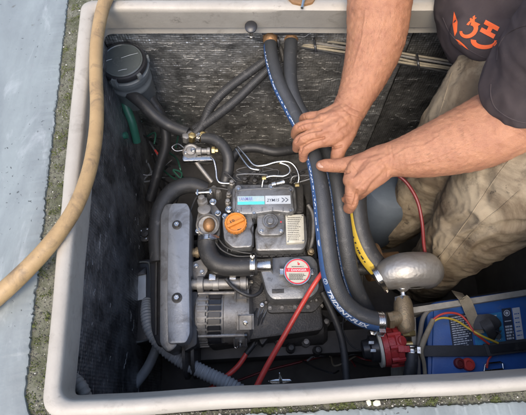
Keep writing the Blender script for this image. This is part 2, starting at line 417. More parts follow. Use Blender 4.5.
# ================================================================ THE DECK AND THE HATCH
def corners(c, z): return [Vector((*W(a, b, z).xy, z)) for a, b in c]
ring_out = [(39, 419), (560, 386), (566, -3), (80, -1)]      # coaming's foot outside
ring_crest = [(57, 401.5), (556, 374), (556, 9), (94, 8)]    # where the top turns down into the bay
ring_in = [(73, 396), (548, 367.5), (548, 27), (104, 28)]      # lower edge of the inner face
ZT, ZB = 0.030, -0.030
def fillet_ring(P3, r, n=10):
    Q = round_poly([Vector((p.x, p.y, 0)) for p in P3], r, n)
    return [Vector((q.x, q.y, P3[0].z)) for q in Q]
def coaming():
    g = G()
    out = fillet_ring(corners(ring_out, ZT), 0.028); crest = fillet_ring(corners(ring_crest, ZT), 0.022); inn = fillet_ring(corners(ring_in, ZB), 0.012)
    def mixr(a, b, t, z): return [Vector((p.x*(1-t)+q.x*t, p.y*(1-t)+q.y*t, z)) for p, q in zip(a, b)]
    wide = [Vector((q.x, q.y, 0)) for q in offset_poly([Vector((p.x, p.y, 0)) for p in out], -0.004)]
    rings = [[Vector((p.x, p.y, -0.012)) for p in wide], mixr(out, wide, 0.4, 0.018), mixr(out, crest, 0.03, 0.026), mixr(out, crest, 0.18, 0.030),
             mixr(out, crest, 0.55, 0.0312), mixr(out, crest, 0.86, 0.0295), mixr(crest, inn, 0.0, 0.0255), mixr(crest, inn, 0.14, 0.017),
             mixr(crest, inn, 0.55, -0.005), mixr(crest, inn, 0.97, ZB+0.002), mixr(crest, inn, 1.0, ZB)]
    lip = [Vector((q.x, q.y, ZB-0.001)) for q in offset_poly([Vector((p.x, p.y, 0)) for p in inn], -0.006)]
    rings.append(lip); rings.append([Vector((q.x, q.y, -0.05)) for q in lip])
    last = None
    for rr in rings:
        dense = []
        for i, p in enumerate(rr):            # long runs are divided so that they can be slightly uneven
            q = rr[(i+1) % len(rr)]; k = 24 if i % 11 == 10 else 1
            for j in range(k): dense.append(p.lerp(q, j/k))
        rg = g.ring([v + Vector((noise.noise(v*9), noise.noise(v*9+Vector((5, 1, 2))), noise.noise(v*7+Vector((9, 9, 9)))*0.5))*0.0016 for v in dense])
        if last: g.bridge(last, rg)
        last = rg
    o = obj('hatch_coaming', g, 'gelcoat', None, 60)
    tag(o, 'raised off white fibreglass rim around the open engine hatch', 'hatch coaming')
    return wide
foot = coaming()
def off(P, d): return offset_poly([Vector((p.x, p.y, 0)) for p in P], -d)
def rings_mesh(name, rr, m, kind=True):
    g = G(); last = None
    for P, z in rr:
        rg = g.ring([Vector((p.x, p.y, z)) for p in P])
        if last: g.bridge(last, rg)
        last = rg
    o = obj(name, g, m)
    if kind: tag(o, kind='structure')
    return o
EDGE = [Vector((p.x, p.y, 0)) for p in fillet_ring(corners([(21, 425), (560, 400), (575, -16), (69, -14)], 0.0), 0.045)]
def between(t): return [a.lerp(b, t) for a, b in zip(foot, EDGE)]
# dirty gutter round the rim
rings_mesh('gutter', [(foot, -0.006), (between(0.5), -0.0045), (off(EDGE, 0.006), -0.004)], 'gutter_dirt')
def deck():
    g = G(); last = None
    def dens(P):
        out = []
        for i, p in enumerate(P):
            q = P[(i+1) % len(P)]; k = 220 if i % 11 == 10 else 1
            out += [p.lerp(q, j/k) for j in range(k)]
        return out
    def jag(P, z, a):
        return [Vector((v.x, v.y, z)) + Vector((noise.noise(v*35), noise.noise(v*35+Vector((7, 7, 7))), 0))*a*0.5 + Vector((noise.noise(v*260), noise.noise(v*260+Vector((2, 7, 7))), 0))*a*0.7 for v in dens(P)]
    for rr in (jag(EDGE, -0.006, 0.004), jag(off(EDGE, 0.0005), 0.0, 0.004), jag(off(EDGE, 0.003), 0.0012, 0.003),
               dens([Vector((p.x, p.y, 0.001)) for p in off(EDGE, 0.045)]), dens([Vector((p.x, p.y, -0.004)) for p in off(EDGE, 0.062)]), dens([Vector((p.x, p.y, -0.006)) for p in off(EDGE, 0.16)])):
        rg = g.ring(rr)
        if last: g.bridge(last, rg)
        last = rg
    big = [Vector((p.x*5, (p.y-0.3)*5+0.3, -0.02)) for p in rr]
    g.bridge(last, g.ring(big))
    return tag(obj('deck', g, 'deck_paint', None, 30), kind='structure')
deck()
def deck_extra():     # dark specks and scuffs in the deck paint
    m = M['deck_paint']; n, l = m.node_tree.nodes, m.node_tree.links; b = n['Principled BSDF']
    src = b.inputs['Base Color'].links[0].from_socket; tc = n['Texture Coordinate']
    v = n.new('ShaderNodeTexNoise'); v.inputs['Scale'].default_value = 170; v.inputs['Detail'].default_value = 3; l.new(tc.outputs['Object'], v.inputs['Vector'])
    v2 = n.new('ShaderNodeTexNoise'); v2.inputs['Scale'].default_value = 9; v2.inputs['Detail'].default_value = 4; l.new(tc.outputs['Object'], v2.inputs['Vector'])
    a = n.new('ShaderNodeMath'); a.operation = 'MULTIPLY_ADD'; a.inputs[1].default_value = 0.32; l.new(v2.outputs[0], a.inputs[0]); l.new(v.outputs[0], a.inputs[2])
    r = n.new('ShaderNodeValToRGB'); r.color_ramp.elements[0].position = 0.865; r.color_ramp.elements[1].position = 0.885
    l.new(a.outputs[0], r.inputs[0]); mx = n.new('ShaderNodeMixRGB'); mx.inputs[2].default_value = (0.05, 0.055, 0.05, 1)
    l.new(r.outputs[0], mx.inputs[0]); l.new(src, mx.inputs[1]); l.new(mx.outputs[0], b.inputs['Base Color'])
deck_extra()
def stains(key, col, sc, lo, hi, stretch=(1, 1, 1), amount=1.0):
    m = M[key]; n, l = m.node_tree.nodes, m.node_tree.links; b = n['Principled BSDF']
    src = b.inputs['Base Color'].links[0].from_socket; tc = n['Texture Coordinate']
    mp = n.new('ShaderNodeMapping'); mp.inputs['Scale'].default_value = stretch; l.new(tc.outputs['Object'], mp.inputs[0])
    v = n.new('ShaderNodeTexNoise'); v.inputs['Scale'].default_value = sc; v.inputs['Detail'].default_value = 9; v.inputs['Roughness'].default_value = 0.68
    v.inputs['Distortion'].default_value = 0.6; l.new(mp.outputs[0], v.inputs['Vector'])
    r = n.new('ShaderNodeValToRGB'); r.color_ramp.elements[0].position = lo; r.color_ramp.elements[1].position = hi
    r.color_ramp.elements[1].color = (amount, amount, amount, 1)
    l.new(v.outputs[0], r.inputs[0]); mx = n.new('ShaderNodeMixRGB'); mx.inputs[2].default_value = (*col, 1)
    l.new(r.outputs[0], mx.inputs[0]); l.new(src, mx.inputs[1]); l.new(mx.outputs[0], b.inputs['Base Color'])
stains('deck_paint', (0.10, 0.11, 0.115), 4, 0.45, 0.75, (1.8, 0.6, 1), 0.8)
stains('deck_paint', (0.40, 0.42, 0.42), 12, 0.58, 0.75, (1.5, 0.5, 1), 0.5)
stains('deck_paint', (0.09, 0.09, 0.075), 30, 0.66, 0.72, (1, 1, 1), 0.8)
stains('gelcoat', (0.10, 0.09, 0.065), 24, 0.56, 0.80, (1, 1, 1), 0.55)
stains('gelcoat', (0.05, 0.045, 0.04), 130, 0.70, 0.74, (1, 1, 1), 0.7)
stains('trousers', (0.085, 0.058, 0.036), 7, 0.45, 0.62, (1, 1, 1), 0.8)
stains('trousers', (0.035, 0.03, 0.025), 34, 0.62, 0.68, (1, 1, 1), 0.7)
stains('engine_grey', (0.045, 0.036, 0.026), 20, 0.48, 0.68, (1, 1, 1), 0.8)
stains('engine_grey', (0.14, 0.085, 0.045), 48, 0.62, 0.74, (1, 1, 1), 0.6)
stains('engine_grey', (0.42, 0.42, 0.40), 75, 0.66, 0.74, (1, 1, 1), 0.5)
stains('cast_alloy', (0.13, 0.09, 0.055), 40, 0.56, 0.72, (1, 1, 1), 0.7)
stains('tan_hose', (0.13, 0.085, 0.045), 40, 0.50, 0.68, (1, 1, 1), 0.75)
stains('tan_hose', (0.05, 0.035, 0.025), 160, 0.66, 0.70, (1, 1, 1), 0.6)
stains('gutter_dirt', (0.045, 0.05, 0.02), 14, 0.48, 0.60, (1, 1, 1), 0.8)
stains('engine_dark', (0.16, 0.14, 0.11), 35, 0.58, 0.75, (1, 1, 1), 0.6)
stains('plate_silver', (0.08, 0.075, 0.07), 26, 0.48, 0.70, (1, 1, 0.4), 0.75)
stains('battery_blue', (0.11, 0.13, 0.17), 40, 0.56, 0.75, (1, 1, 1), 0.6)
stains('riser_silver', (0.20, 0.17, 0.13), 30, 0.52, 0.75, (1, 1, 1), 0.6)
stains('shirt', (0.10, 0.085, 0.075), 16, 0.55, 0.8, (1, 1, 1), 0.5)
stains('hose_grey', (0.12, 0.115, 0.105), 30, 0.62, 0.75, (1, 1, 1), 0.6)
def grit(name, m, count, smin, smax, seedv, clump=0.0, flat=0.6):
    g = G(); rr = random.Random(seedv); F = foot; k = 0
    segs = [(F[i], F[(i+1) % len(F)]) for i in range(len(F))]; L = [(b-a).length for a, b in segs]; tot = sum(L)
    while k < count:
        t = rr.random()*tot; i = 0
        while t > L[i]: t -= L[i]; i += 1
        a, b = segs[i]; p = a.lerp(b, t/L[i]); q = EDGE[i].lerp(EDGE[(i+1) % len(F)], t/L[i])
        p = p.lerp(q, rr.random()**0.8 * 1.02); p.z = 0
        if p.x > 0.5: continue
        if clump and noise.noise(p*60 + Vector((seedv, 0, 0))) < clump: continue
        s = rr.uniform(smin, smax) * (1 + 1.2*(rr.random() > 0.95))
        c = Vector((p.x, p.y, -0.004 + s*0.3)); k += 1
        vs = [g.bm.verts.new(c + Vector((rr.uniform(.6, 1)*s*dx, rr.uniform(.6, 1)*s*dy, rr.uniform(.5, 1)*s*flat*dz)))
              for dx, dy, dz in ((1, 0, 0), (-1, 0, 0), (0, 1, 0), (0, -1, 0), (0, 0, 1))]
        for q in ((0, 2, 4), (2, 1, 4), (1, 3, 4), (3, 0, 4)): g.face([vs[j] for j in q])
    return tag(obj(name, g, m, None, 20), kind='stuff')
for k_, pts_ in enumerate(([(366, 401), (369, 399.5), (371, 401), (371.5, 405), (369, 406.5), (367, 404)], [(373, 402), (376, 400), (380, 400.5), (381, 405), (377, 406.5), (373.5, 405.5)])):
    tag(obj('paint_flake', G().pxprism(pts_, -0.0015, 0.003, 0.0005, 0.001), 'label_beige'), ('narrower' if k_ == 0 else 'wider') + ' of two white paint flakes in the near gutter', 'paint flake', 'white paint flakes in the near gutter')
grit('pale_grit', 'grit_light', 650, 0.0005, 0.0013, 1)
grit('dark_grit', 'grit_dark', 4200, 0.0006, 0.0018, 2)
grit('moss_tufts', 'moss', 4200, 0.0007, 0.0018, 3, clump=0.14, flat=1.1)

# the bay: floor and the walls no one insulated
ZF = -0.64
g = G(); NX = 60
rows = []
for j in range(NX+1):
    rows.append(g.ring([Vector((-0.40 + 1.15*i/NX, -0.12 + 0.95*j/NX, ZF + 0.012*noise.noise(Vector((i*0.25, j*0.25, 0))))) for i in range(NX+1)]))
for j in range(NX):
    for i in range(NX): g.face([rows[j][i], rows[j][i+1], rows[j+1][i+1], rows[j+1][i]])
tag(obj('bay_floor', g, 'bilge'), kind='structure')
for nm, a, b in (('bay_wall_near', (-0.42, -0.10), (0.72, -0.06)), ('bay_wall_right', (0.66, -0.10), (0.66, 0.80))):
    g = G(); g.box(((a[0]+b[0])/2, (a[1]+b[1])/2, (ZF-0.05)/2-0.02), max(abs(b[0]-a[0]), 0.02), max(abs(b[1]-a[1]), 0.02), abs(ZF)-0.0)
    tag(obj(nm, g, 'bilge'), kind='structure')

def panel(name, A, B, ztop, zbot, m, label, thick=0.02, amp=1.0, seedv=0, nx=200, nz=110, lean=0.0, marks=300):
    """a quilted facing between two wall points, with creases and folds in its surface"""
    g = G(); A, B = Vector((*A, 0)), Vector((*B, 0)); e = (B-A).normalized(); nrm = Vector((e.y, -e.x, 0))
    rows = []; pts = []
    for j in range(nz+1):
        t = j/nz; z = ztop + (zbot-ztop)*t; row = []
        for i in range(nx+1):
            p = A.lerp(B, i/nx); s = Vector((i/nx*(B-A).length, 0, z)) + Vector((seedv, 0, 0))
            d = 0.006*noise.noise(s*6) + 0.0010*(1-abs(noise.noise(Vector((s.x*12, 3, s.z*30)))*2)) + 0.0008*(1-abs(noise.noise(Vector((s.x*50, 8, s.z*70)))*2))
            d += 0.0012*(1-abs(noise.noise(s*30+Vector((4, 4, 4))))*3) + 0.0012*max(0, 1-abs(((z+0.02) % 0.062)-0.031)/0.0025)
            q = p + nrm*(d*amp + lean*t); q.z = z; row.append(q)
        rows.append(g.ring(row)); pts.append(rows[-1])
    for j in range(nz):
        for i in range(nx): g.face([rows[j][i], rows[j][i+1], rows[j+1][i+1], rows[j+1][i]])
    back = g.ring([A - nrm*thick + Vector((0, 0, ztop)), B - nrm*thick + Vector((0, 0, ztop)), B - nrm*thick + Vector((0, 0, zbot)), A - nrm*thick + Vector((0, 0, zbot))])
    top, bot = rows[0], rows[-1]
    g.face([back[0], back[1]] + top[::-1]); g.face([back[3], back[2]][::-1] + bot)
    g.face([back[0]] + [r[0] for r in rows] + [back[3]]); g.face([back[1]] + [r[-1] for r in rows] + [back[2]]); g.face(back)
    nf = len(g.bm.faces); c = g; rr = random.Random(seedv+40); Lw = (B-A).length      # worn folds, their bright colour painting in the glints they catch
    def at(u, z):
        i_ = min(nx, max(0, int(u/Lw*nx))); j_ = min(nz, max(0, int((z-ztop)/(zbot-ztop)*nz))); return pts[j_][i_].co + nrm*0.0004
    for k in range(marks):
        u, z = rr.uniform(0.02, Lw-0.02), ztop + (zbot-ztop)*rr.uniform(0.03, 0.9)
        if rr.random() < 0.75: z = round(z/0.0205)*0.0205 + rr.uniform(-0.002, 0.002)
        ln = rr.uniform(0.003, 0.012) if rr.random() < 0.8 else rr.uniform(0.012, 0.04); sl = rr.uniform(-0.04, 0.04) if rr.random() < 0.85 else rr.uniform(-0.9, 0.9)
        n_ = max(3, int(ln/0.003)); q = []
        for t_ in range(n_+1):
            uu = u + ln*t_/n_; zz = z + sl*ln*t_/n_ + rr.uniform(-0.0005, 0.0005)
            if 0 < uu < Lw and zbot < zz < ztop: q.append((at(uu, zz), rr.uniform(0.00010, 0.00030)))
        if len(q) > 2: c.tube(q, 5)
    for i, f in enumerate(g.bm.faces):
        if i >= nf: f.material_index = 1
    o = obj(name, g, [m, 'fold_glint'], None, 70); tag(o, label, 'insulation'); return o
YF = 0.745
panel('insulation_panel', (-0.36, YF), (0.335, YF), -0.052, ZF, 'foil_far', 'crinkled silver foil insulation lining the far wall behind the engine', seedv=1, nx=230, nz=150, marks=900)
panel('insulation_panel', (0.34, YF+0.004), (0.655, YF+0.004), -0.052, ZF, 'foil_black', 'darker foil insulation panel on the far wall, beside the trousers', seedv=5, nx=80, nz=100, amp=0.7, marks=170)
panel('insulation_panel', (-0.285, -0.09), (-0.355, 0.72), -0.052, ZF, 'foil_side', 'dark blue grey foil insulation on the left side wall of the bay', seedv=9, nx=190, nz=110, lean=0.015, amp=0.6, marks=70)

# ================================================================ HOSES AND CABLES
def hose(name, pts, m, label, cat='hose', n=8, seg=18, corr=0, pitch=0.004, group=None):
    g = G(); path = px_path(pts, n); g.tube(path, seg, corr=corr, pitch=pitch)
    o = obj(name, g, m); tag(o, label, cat, group); return o, path
# tan hose across the rim
tan, _ = hose('garden_hose', [(112, -14, 0.044, 6.5), (103, 8, 0.043, 6.3), (97, 40, 0.043, 6.2), (96, 75, 0.042, 6.4), (97, 108, 0.041, 6.6), (95, 140, 0.040, 7), (88, 175, 0.040, 7.2), (74, 210, 0.041, 7.6), (50, 244, 0.040, 8.2),
     (20, 276, 0.030, 9), (-12, 304, 0.018, 9.6), (-50, 330, 0.012, 10)], 'tan_hose', 'long tan hose laid over the left side of the hatch rim', 'hose')

def band(path, a0, a1, m, parent, i0=0, i1=None, lift=1.02, name='stripe', n=7):
    g = G(); fr = frames(path); last = None; i1 = i1 or len(path); a1s, a1e = a1 if isinstance(a1, tuple) else (a1, a1)
    for i in range(i0, i1):
        T, U, S = fr[i]; p, r = path[i]; a1 = a1s + (a1e-a1s)*(i-i0)/max(1, i1-1-i0)
        rg = g.ring([p + (U*math.cos(a0+(a1-a0)*k/n) + S*math.sin(a0+(a1-a0)*k/n))*r*lift for k in range(n+1)])
        if last:
            for k in range(n): g.face([last[k], last[k+1], rg[k+1], rg[k]])
        last = rg
    return obj(name, g, m, parent, 60)
def arc_map(path, s0, a_mid, lift=1.035, flip=1):
    """(along, across) metres on the skin of a hose; s0 = arc length at along=0"""
    fr = frames(path); L = [0]
    for i in range(1, len(path)): L.append(L[-1] + (path[i][0]-path[i-1][0]).length)
    def fn(x, y):
        s = min(max(s0 + x*flip, 0), L[-1]-1e-6); i = 0
        while i < len(L)-2 and L[i+1] < s: i += 1
        t = (s-L[i])/(L[i+1]-L[i]); p = path[i][0].lerp(path[i+1][0], t); r = path[i][1]*(1-t)+path[i+1][1]*t
        U = fr[i][1].lerp(fr[i+1][1], t).normalized(); S = fr[i][2].lerp(fr[i+1][2], t).normalized()
        a = a_mid - y*flip/r
        return p + (U*math.cos(a) + S*math.sin(a))*r*lift
    return fn, L

# big printed water hose
tri_pts = [(270, 44, -0.085, 6.6), (272, 60, -0.088, 6.8), (279, 84, -0.092, 7.2), (291, 108, -0.10, 7.6), (305, 135, -0.105, 8), (315, 162, -0.105, 8.4), (321, 195, -0.11, 8.8),
           (324, 225, -0.125, 9), (327, 250, -0.145, 9.4), (332, 279, -0.165, 9.8), (342, 301, -0.185, 10), (358, 315, -0.20, 10), (375, 321, -0.205, 9.6), (384, 322, -0.206, 9.4)]
tri_path = px_path(tri_pts, 10)
tri = thing('water_hose', W(325, 225, -0.2), 'thick black water hose with blue printed stripe, under the left hand fingers', 'hose')
obj('hose_wall', G().tube(tri_path, 24), 'hose_grey', tri)
ns = len(tri_path)
band(tri_path, 1.58, (0.98, 0.62), 'blue_print', tri, 2, ns-6, name='stripe')
fn, L = arc_map(tri_path, 0, 1.05)
tot = L[-1]
dd = D(); rr = random.Random(4); s = 0.03
while s < tot*0.66:
    wd = rr.uniform(0.002, 0.0055); dd.add(rect(0, 0, 1, 1, 2, 1), s, rr.choice((0.0010, -0.0010)), wd, 0.0022); s += wd + rr.choice((0.001, 0.001, 0.006))
dd.add(rect(0, 0, 1, 1), tot*0.69, 0.001, 0.012, 0.0016); dd.add(rect(0, 0, 1, 1), tot*0.69, -0.0015, 0.009, 0.0016)
obj('lettering', dd.lay(fn), 'white_print', tri)
fn2, _ = arc_map(tri_path, tot*0.885, 1.0, flip=1)
d2 = D(); d2.add(split(glyphs('TRIDENT-FLEX', 0.12, 0.03), 1), 0, 0, 0.096, 0.0092)
d2.add(disc(0, 0, 0.0048, 20, 0.0038), -0.063, 0); d2.add(glyphs('T'), -0.063, 0, 0.0035, 0.0045)
obj('lettering', d2.lay(fn2), 'white_print', tri)
T = tri_path[-1][0] - tri_path[-4][0]
clamp(tri, tri_path[-7][0], T, tri_path[-7][1], 0.011, side=(0.2, -1, 0.3))
obj('collar', G().lathe(W(270, 38, -0.083), (0.05, -1, -0.35), [(0.009, -0.02), (0.0145, -0.018), (0.0165, -0.008), (0.0165, 0.006), (0.014, 0.012)], 20), 'copper_rust', tri)

# plain hose beside it
h2 = thing('water_hose', W(340, 235, -0.2), 'thick plain black hose on the right of the printed one, going down beside it', 'hose')
p2 = px_path([(291, 42, -0.09, 6.6), (290, 62, -0.095, 6.8), (291, 88, -0.10, 7.2), (300, 112, -0.11, 7.6), (318, 135, -0.122, 8), (331, 160, -0.125, 8.4), (338, 190, -0.13, 8.6), (342, 220, -0.15, 8.8), (346, 250, -0.18, 9), (351, 276, -0.215, 9), (360, 300, -0.255, 9), (372, 320, -0.30, 9)], 10)
obj('hose_wall', G().tube(p2, 24), 'hose_grey', h2)
band(p2, 1.45, 1.05, 'blue_print', h2, 50, len(p2)-10)
fn, L = arc_map(p2, 0, 1.25)
dd = D(); s = 0.34
while s < 0.62:
    wd = rr.uniform(0.002, 0.005); dd.add(rect(0, 0, 1, 1, 2, 1), s, 0, wd, 0.0018); s += wd + rr.choice((0.001, 0.001, 0.005))
obj('lettering', dd.lay(fn), 'white_print', h2)
obj('collar', G().lathe(W(291, 37, -0.088), (0, -1, -0.35), [(0.009, -0.02), (0.0145, -0.018), (0.0165, -0.008), (0.0165, 0.006), (0.014, 0.012)], 20), 'copper_rust', h2)

# yellow-striped exhaust hose
yh = thing('exhaust_hose', W(358, 235, -0.3), 'black hose with a yellow printed stripe curving into the silver exhaust elbow', 'hose')
yp = px_path([(362, 168, -0.16, 11), (356, 190, -0.17, 11), (356, 212, -0.185, 11), (360, 235, -0.205, 11), (369, 256, -0.225, 11), (382, 272, -0.24, 11)], 10)
obj('hose_wall', G().tube(yp, 24), 'rubber', yh)
band(yp, 1.45, 0.55, 'yellow_print', yh, 3, len(yp)-4)
fn, L = arc_map(yp, 0, 1.0)
dd = D(); s = 0.05
while s < L[-1]-0.04:
    wd = rr.uniform(0.002, 0.006); dd.add(rect(0, 0, 1, 1), s, rr.uniform(-0.001, 0.001), wd, rr.uniform(0.003, 0.005)); s += wd + rr.choice((0.0012, 0.002, 0.007))
obj('lettering', dd.lay(fn), 'black_print', yh)

hose('coolant_hose', [(272, 56, -0.11, 4.6), (250, 72, -0.13, 4.6), (226, 90, -0.16, 4.8), (211, 106, -0.19, 5), (203, 124, -0.21, 5), (195, 134, -0.22, 5)], 'rubber', 'upper black ribbed hose running diagonally left from the twin fittings', corr=0.05, pitch=0.003)
hose('coolant_hose', [(272, 66, -0.12, 4.6), (255, 82, -0.14, 4.6), (234, 102, -0.17, 4.8), (213, 118, -0.20, 5), (195, 130, -0.22, 5.2)], 'rubber', 'lower black ribbed hose running diagonally left from the twin fittings', corr=0.05, pitch=0.003)
hose('coolant_hose', [(128, 92, -0.17, 6), (142, 103, -0.175, 6.2), (155, 116, -0.19, 6.2), (170, 126, -0.21, 6), (188, 133, -0.215, 5.6)], 'rubber', 'black hose from the round strainer to the brass fittings above the engine')
hose('drain_hose', [(124, 92, -0.2, 4.5), (126, 106, -0.22, 4.5), (132, 122, -0.25, 4.2), (137, 142, -0.30, 4)], 'green_hose', 'dark green hose hanging straight down under the strainer')
g = G(); g.tube(px_path([(110, 139, -0.25, 3.2), (119, 137, -0.24, 3.4), (127, 135, -0.235, 3.4)], 5)); tag(obj('hose_tail', g, 'green_hose'), 'short green hose stub on the left wall, below the strainer', 'hose')
hose('bilge_hose', [(147, 300, -0.34, 5), (147, 314, -0.32, 6.6), (151, 331, -0.31, 7), (164, 348, -0.31, 7), (182, 361, -0.315, 7.2), (205, 373, -0.32, 7.4), (230, 385, -0.325, 7.6), (250, 398, -0.33, 7.6)], 'grey_hose', 'grey corrugated hose curving along the bottom towards the red cables', corr=0.16, pitch=0.0075)
hose('bilge_hose', [(160, 336, -0.42, 4.5), (155, 352, -0.42, 4.8), (146, 370, -0.42, 5), (132, 388, -0.42, 5), (120, 402, -0.42, 5)], 'grey_hose', 'thin smooth grey hose behind the corrugated one, going down left')
hose('vent_hose', [(72, 376, -0.10, 5), (78, 383, -0.09, 6.5), (83, 391, -0.09, 7), (86, 402, -0.10, 7)], 'old_hose', 'short brown ribbed hose in the bottom left corner of the bay', corr=0.14, pitch=0.006)
hose('battery_cable', [(264, 318, -0.33, 3), (261, 330, -0.335, 3), (255, 342, -0.34, 3), (246, 354, -0.34, 2.8)], 'rubber', 'black cable sleeve just above the shorter red cable', 'cable')
hose('battery_cable', [(248, 351, -0.34, 2.4), (238, 366, -0.342, 2.6), (222, 380, -0.345, 2.6), (205, 393, -0.35, 2.6)], 'red_cable', 'shorter red battery cable crossing the grey corrugated hose', 'cable')
hose('battery_cable', [(330, 262, -0.20, 2.2), (315, 283, -0.205, 2.4), (300, 308, -0.23, 2.5), (283, 338, -0.25, 2.7), (266, 368, -0.27, 2.9), (254, 392, -0.28, 2.9)], 'red_cable', 'longer bright red cable running diagonally below the round danger label', 'cable')
hose('control_cable', [(380, 166, -0.12, 2), (392, 172, -0.13, 1.6), (406, 182, -0.14, 1.7), (417, 200, -0.15, 1.7), (422, 222, -0.17, 1.7), (424, 246, -0.20, 1.7), (427, 262, -0.22, 1.6)], 'dark_red', 'dark red cable arching in front of the trousers', 'cable')
hose('fuel_hose', [(322, 292, -0.27, 3), (331, 310, -0.28, 3.4), (339, 330, -0.29, 3.6), (344, 352, -0.30, 3.8), (347, 386, -0.31, 4)], 'rubber', 'thin black hose going down between the red cable and the red pump')
hose('fuel_hose', [(343, 92, -0.2, 2.2), (352, 60, -0.16, 2.2), (354, 40, -0.14, 2.2)], 'rubber', 'thin black hose rising behind the upper forearm')
hose('wire', [(282, 346, -0.45, 1.2), (305, 352, -0.46, 1.2), (330, 350, -0.46, 1.2), (360, 340, -0.46, 1.2)], 'dark_red', 'thin dark red wire low down beside the pump', 'wire')
hose('wire', [(230, 384, -0.50, 1.2), (262, 372, -0.50, 1.2), (300, 362, -0.50, 1.2), (338, 352, -0.5, 1.3)], 'dark_red', 'thin dark red wire on the bay floor behind the red cables', 'wire')
hose('wire', [(340, 296, -0.33, 0.8), (344, 312, -0.34, 0.8), (343, 330, -0.34, 0.8), (352, 346, -0.34, 0.8), (368, 352, -0.33, 0.8)], 'rubber', 'fine black wire dangling left of the pump motor', 'wire')
hose('wire', [(100, 150, -0.36, 0.7), (130, 168, -0.38, 0.7), (150, 175, -0.4, 0.7), (172, 160, -0.38, 0.7)], 'engine_grey', 'fine grey wire looping in the dark left of the engine', 'wire')
hose('wire', [(155, 150, -0.35, 1.0), (158, 154, -0.35, 1.1), (163, 160, -0.35, 1.0)], 'red_cable', 'short bit of red wire left of the bracketed sender', 'wire')
hose('wire', [(120, 180, -0.4, 0.8), (128, 205, -0.42, 0.8), (122, 240, -0.42, 0.8), (126, 262, -0.4, 0.8)], 'rubber', 'fine black wire hanging beside the dark left lining', 'wire')

# cable run along the far wall
cb = thing('cable_bundle', W(330, 50, -0.12), 'bundle of beige cables tied along the top of the far wall', 'cables')
for k in range(5):
    o1 = (k-2)*3.4
    rr = random.Random(k)
    pts = [(195, 27+o1*0.2, -0.078, 0.8), (225, 30+o1*0.3, -0.08, 0.9), (262, 36+o1*0.6, -0.088, 1.1)] + [(x, 36+(x-262)*0.165+o1*0.85+rr.uniform(-1.3, 1.3), -0.095-0.004*k, 1.15) for x in (285, 312, 345, 380, 415, 445, 480)]
    obj('cable', G().tube(px_path(pts, 5), 8), ('cable_beige', 'old_hose', 'cable_beige', 'strap_tan', 'rubber')[k], cb)
for x in (278, 315, 352, 418):
    y = 36+(x-262)*0.165
    obj('cable_tie', G().tube(px_path([(x-1, y-7.5, -0.088, 1.2), (x, y, -0.082, 1.3), (x+1, y+7.5, -0.095, 1.2)], 5), 8), 'plastic_black', cb)
g = G(); g.cone(W(262, 33, -0.07), W(300, 33, -0.07), 0.004); g.tube(px_path([(274, 36, -0.1, 2), (281, 50, -0.11, 2.4), (284, 62, -0.12, 2.2)], 5), 10)
tag(obj('pipe_bridge', g, 'engine_dark'), 'dark fitting joining the two copper coloured hose ends', 'fitting')

# latch pin and shackle on the rim
k = thing('latch_knob', W(250, 30, -0.06), 'black knob on a short steel stem under the far rim', 'latch')
obj('knob', G().lathe(W(251, 27, -0.012), (0, -0.3, 1), [(0.006, -0.004), (0.0125, -0.002), (0.013, 0.002), (0.009, 0.005)], 24), 'plastic_black', k)
obj('stem', G().lathe(W(251, 27, -0.012), (0, 0, -1), [(0.003, 0), (0.003, 0.022), (0.0045, 0.023), (0.0045, 0.027)], 12), 'steel', k)
k = thing('hatch_latch', W(302, 3, 0.03), 'small steel and copper latch on the far rim', 'latch')
obj('latch_plate', G().pxprism([(287, -4), (316, -4), (313, 2), (304, 4), (292, 2)], 0.036, 0.006, 0.001, 0.004), 'copper_rust', k)
obj('latch_pin', G().cone(W(305, -6, 0.042), W(302, 8, 0.037), 0.0032, 0.0028, 14), 'steel', k)

# ================================================================ STRAINER AND LEFT SIDE
st = thing('water_strainer', W(126, 100, -0.2), 'round black water strainer with a dark clear lid in the top left corner', 'strainer')
pc = W(122, 60, -0.10); rl = rad(pc, 22)
obj('body', G().lathe(pc, (0.03, -0.08, 1), [(rl*0.96, -0.13), (rl*1.00, -0.125), (rl*1.00, -0.072), (rl*1.05, -0.068), (rl*1.05, -0.060), (rl*1.01, -0.057), (rl*1.01, -0.046), (rl*1.06, -0.042), (rl*1.05, -0.03), (rl*1.12, -0.028), (rl*1.12, -0.020), (rl*1.02, -0.018), (rl*1.02, -0.008)], 40), 'canister_grey', st)
obj('clamp_ring', G().lathe(pc, (0.03, -0.08, 1), [(rl*1.0, -0.012), (rl*1.09, -0.012), (rl*1.1, -0.004), (rl*1.06, 0.0), (rl*0.98, 0.001), (rl*0.9, -0.001)], 48), 'plastic_black', st)
lid = obj('lid', G().lathe(pc, (0.03, -0.08, 1), [(rl*0.93, -0.003), (rl*0.92, 0.0005), (rl*0.86, 0.0015), (rl*0.83, 0.0002), (rl*0.5, 0.0004), (0.0001, 0.0006)], 48), 'lid_clear', st)
for a in range(6):
    c = pc + Vector((math.cos(a*1.05+0.3), math.sin(a*1.05+0.3), 0))*rl*1.09 + Vector((0, 0, -0.012))
    obj('lug', G().box(c, 0.010, 0.010, 0.014, Matrix.Rotation(a*1.05+0.3, 3, 'Z'), 0.002), 'canister_grey', st)
for (a, b, c, d) in ((121, 58, 138, 53), (118, 71, 127, 69), (104, 62, 112, 59)):
    obj('scratch', G().tube([(W(a, b, -0.0965), 0.0004), (W((a+c)/2, (b+d)/2-0.4, -0.0965), 0.0006), (W(c, d, -0.0965), 0.0004)], 6), 'label_white', lid)

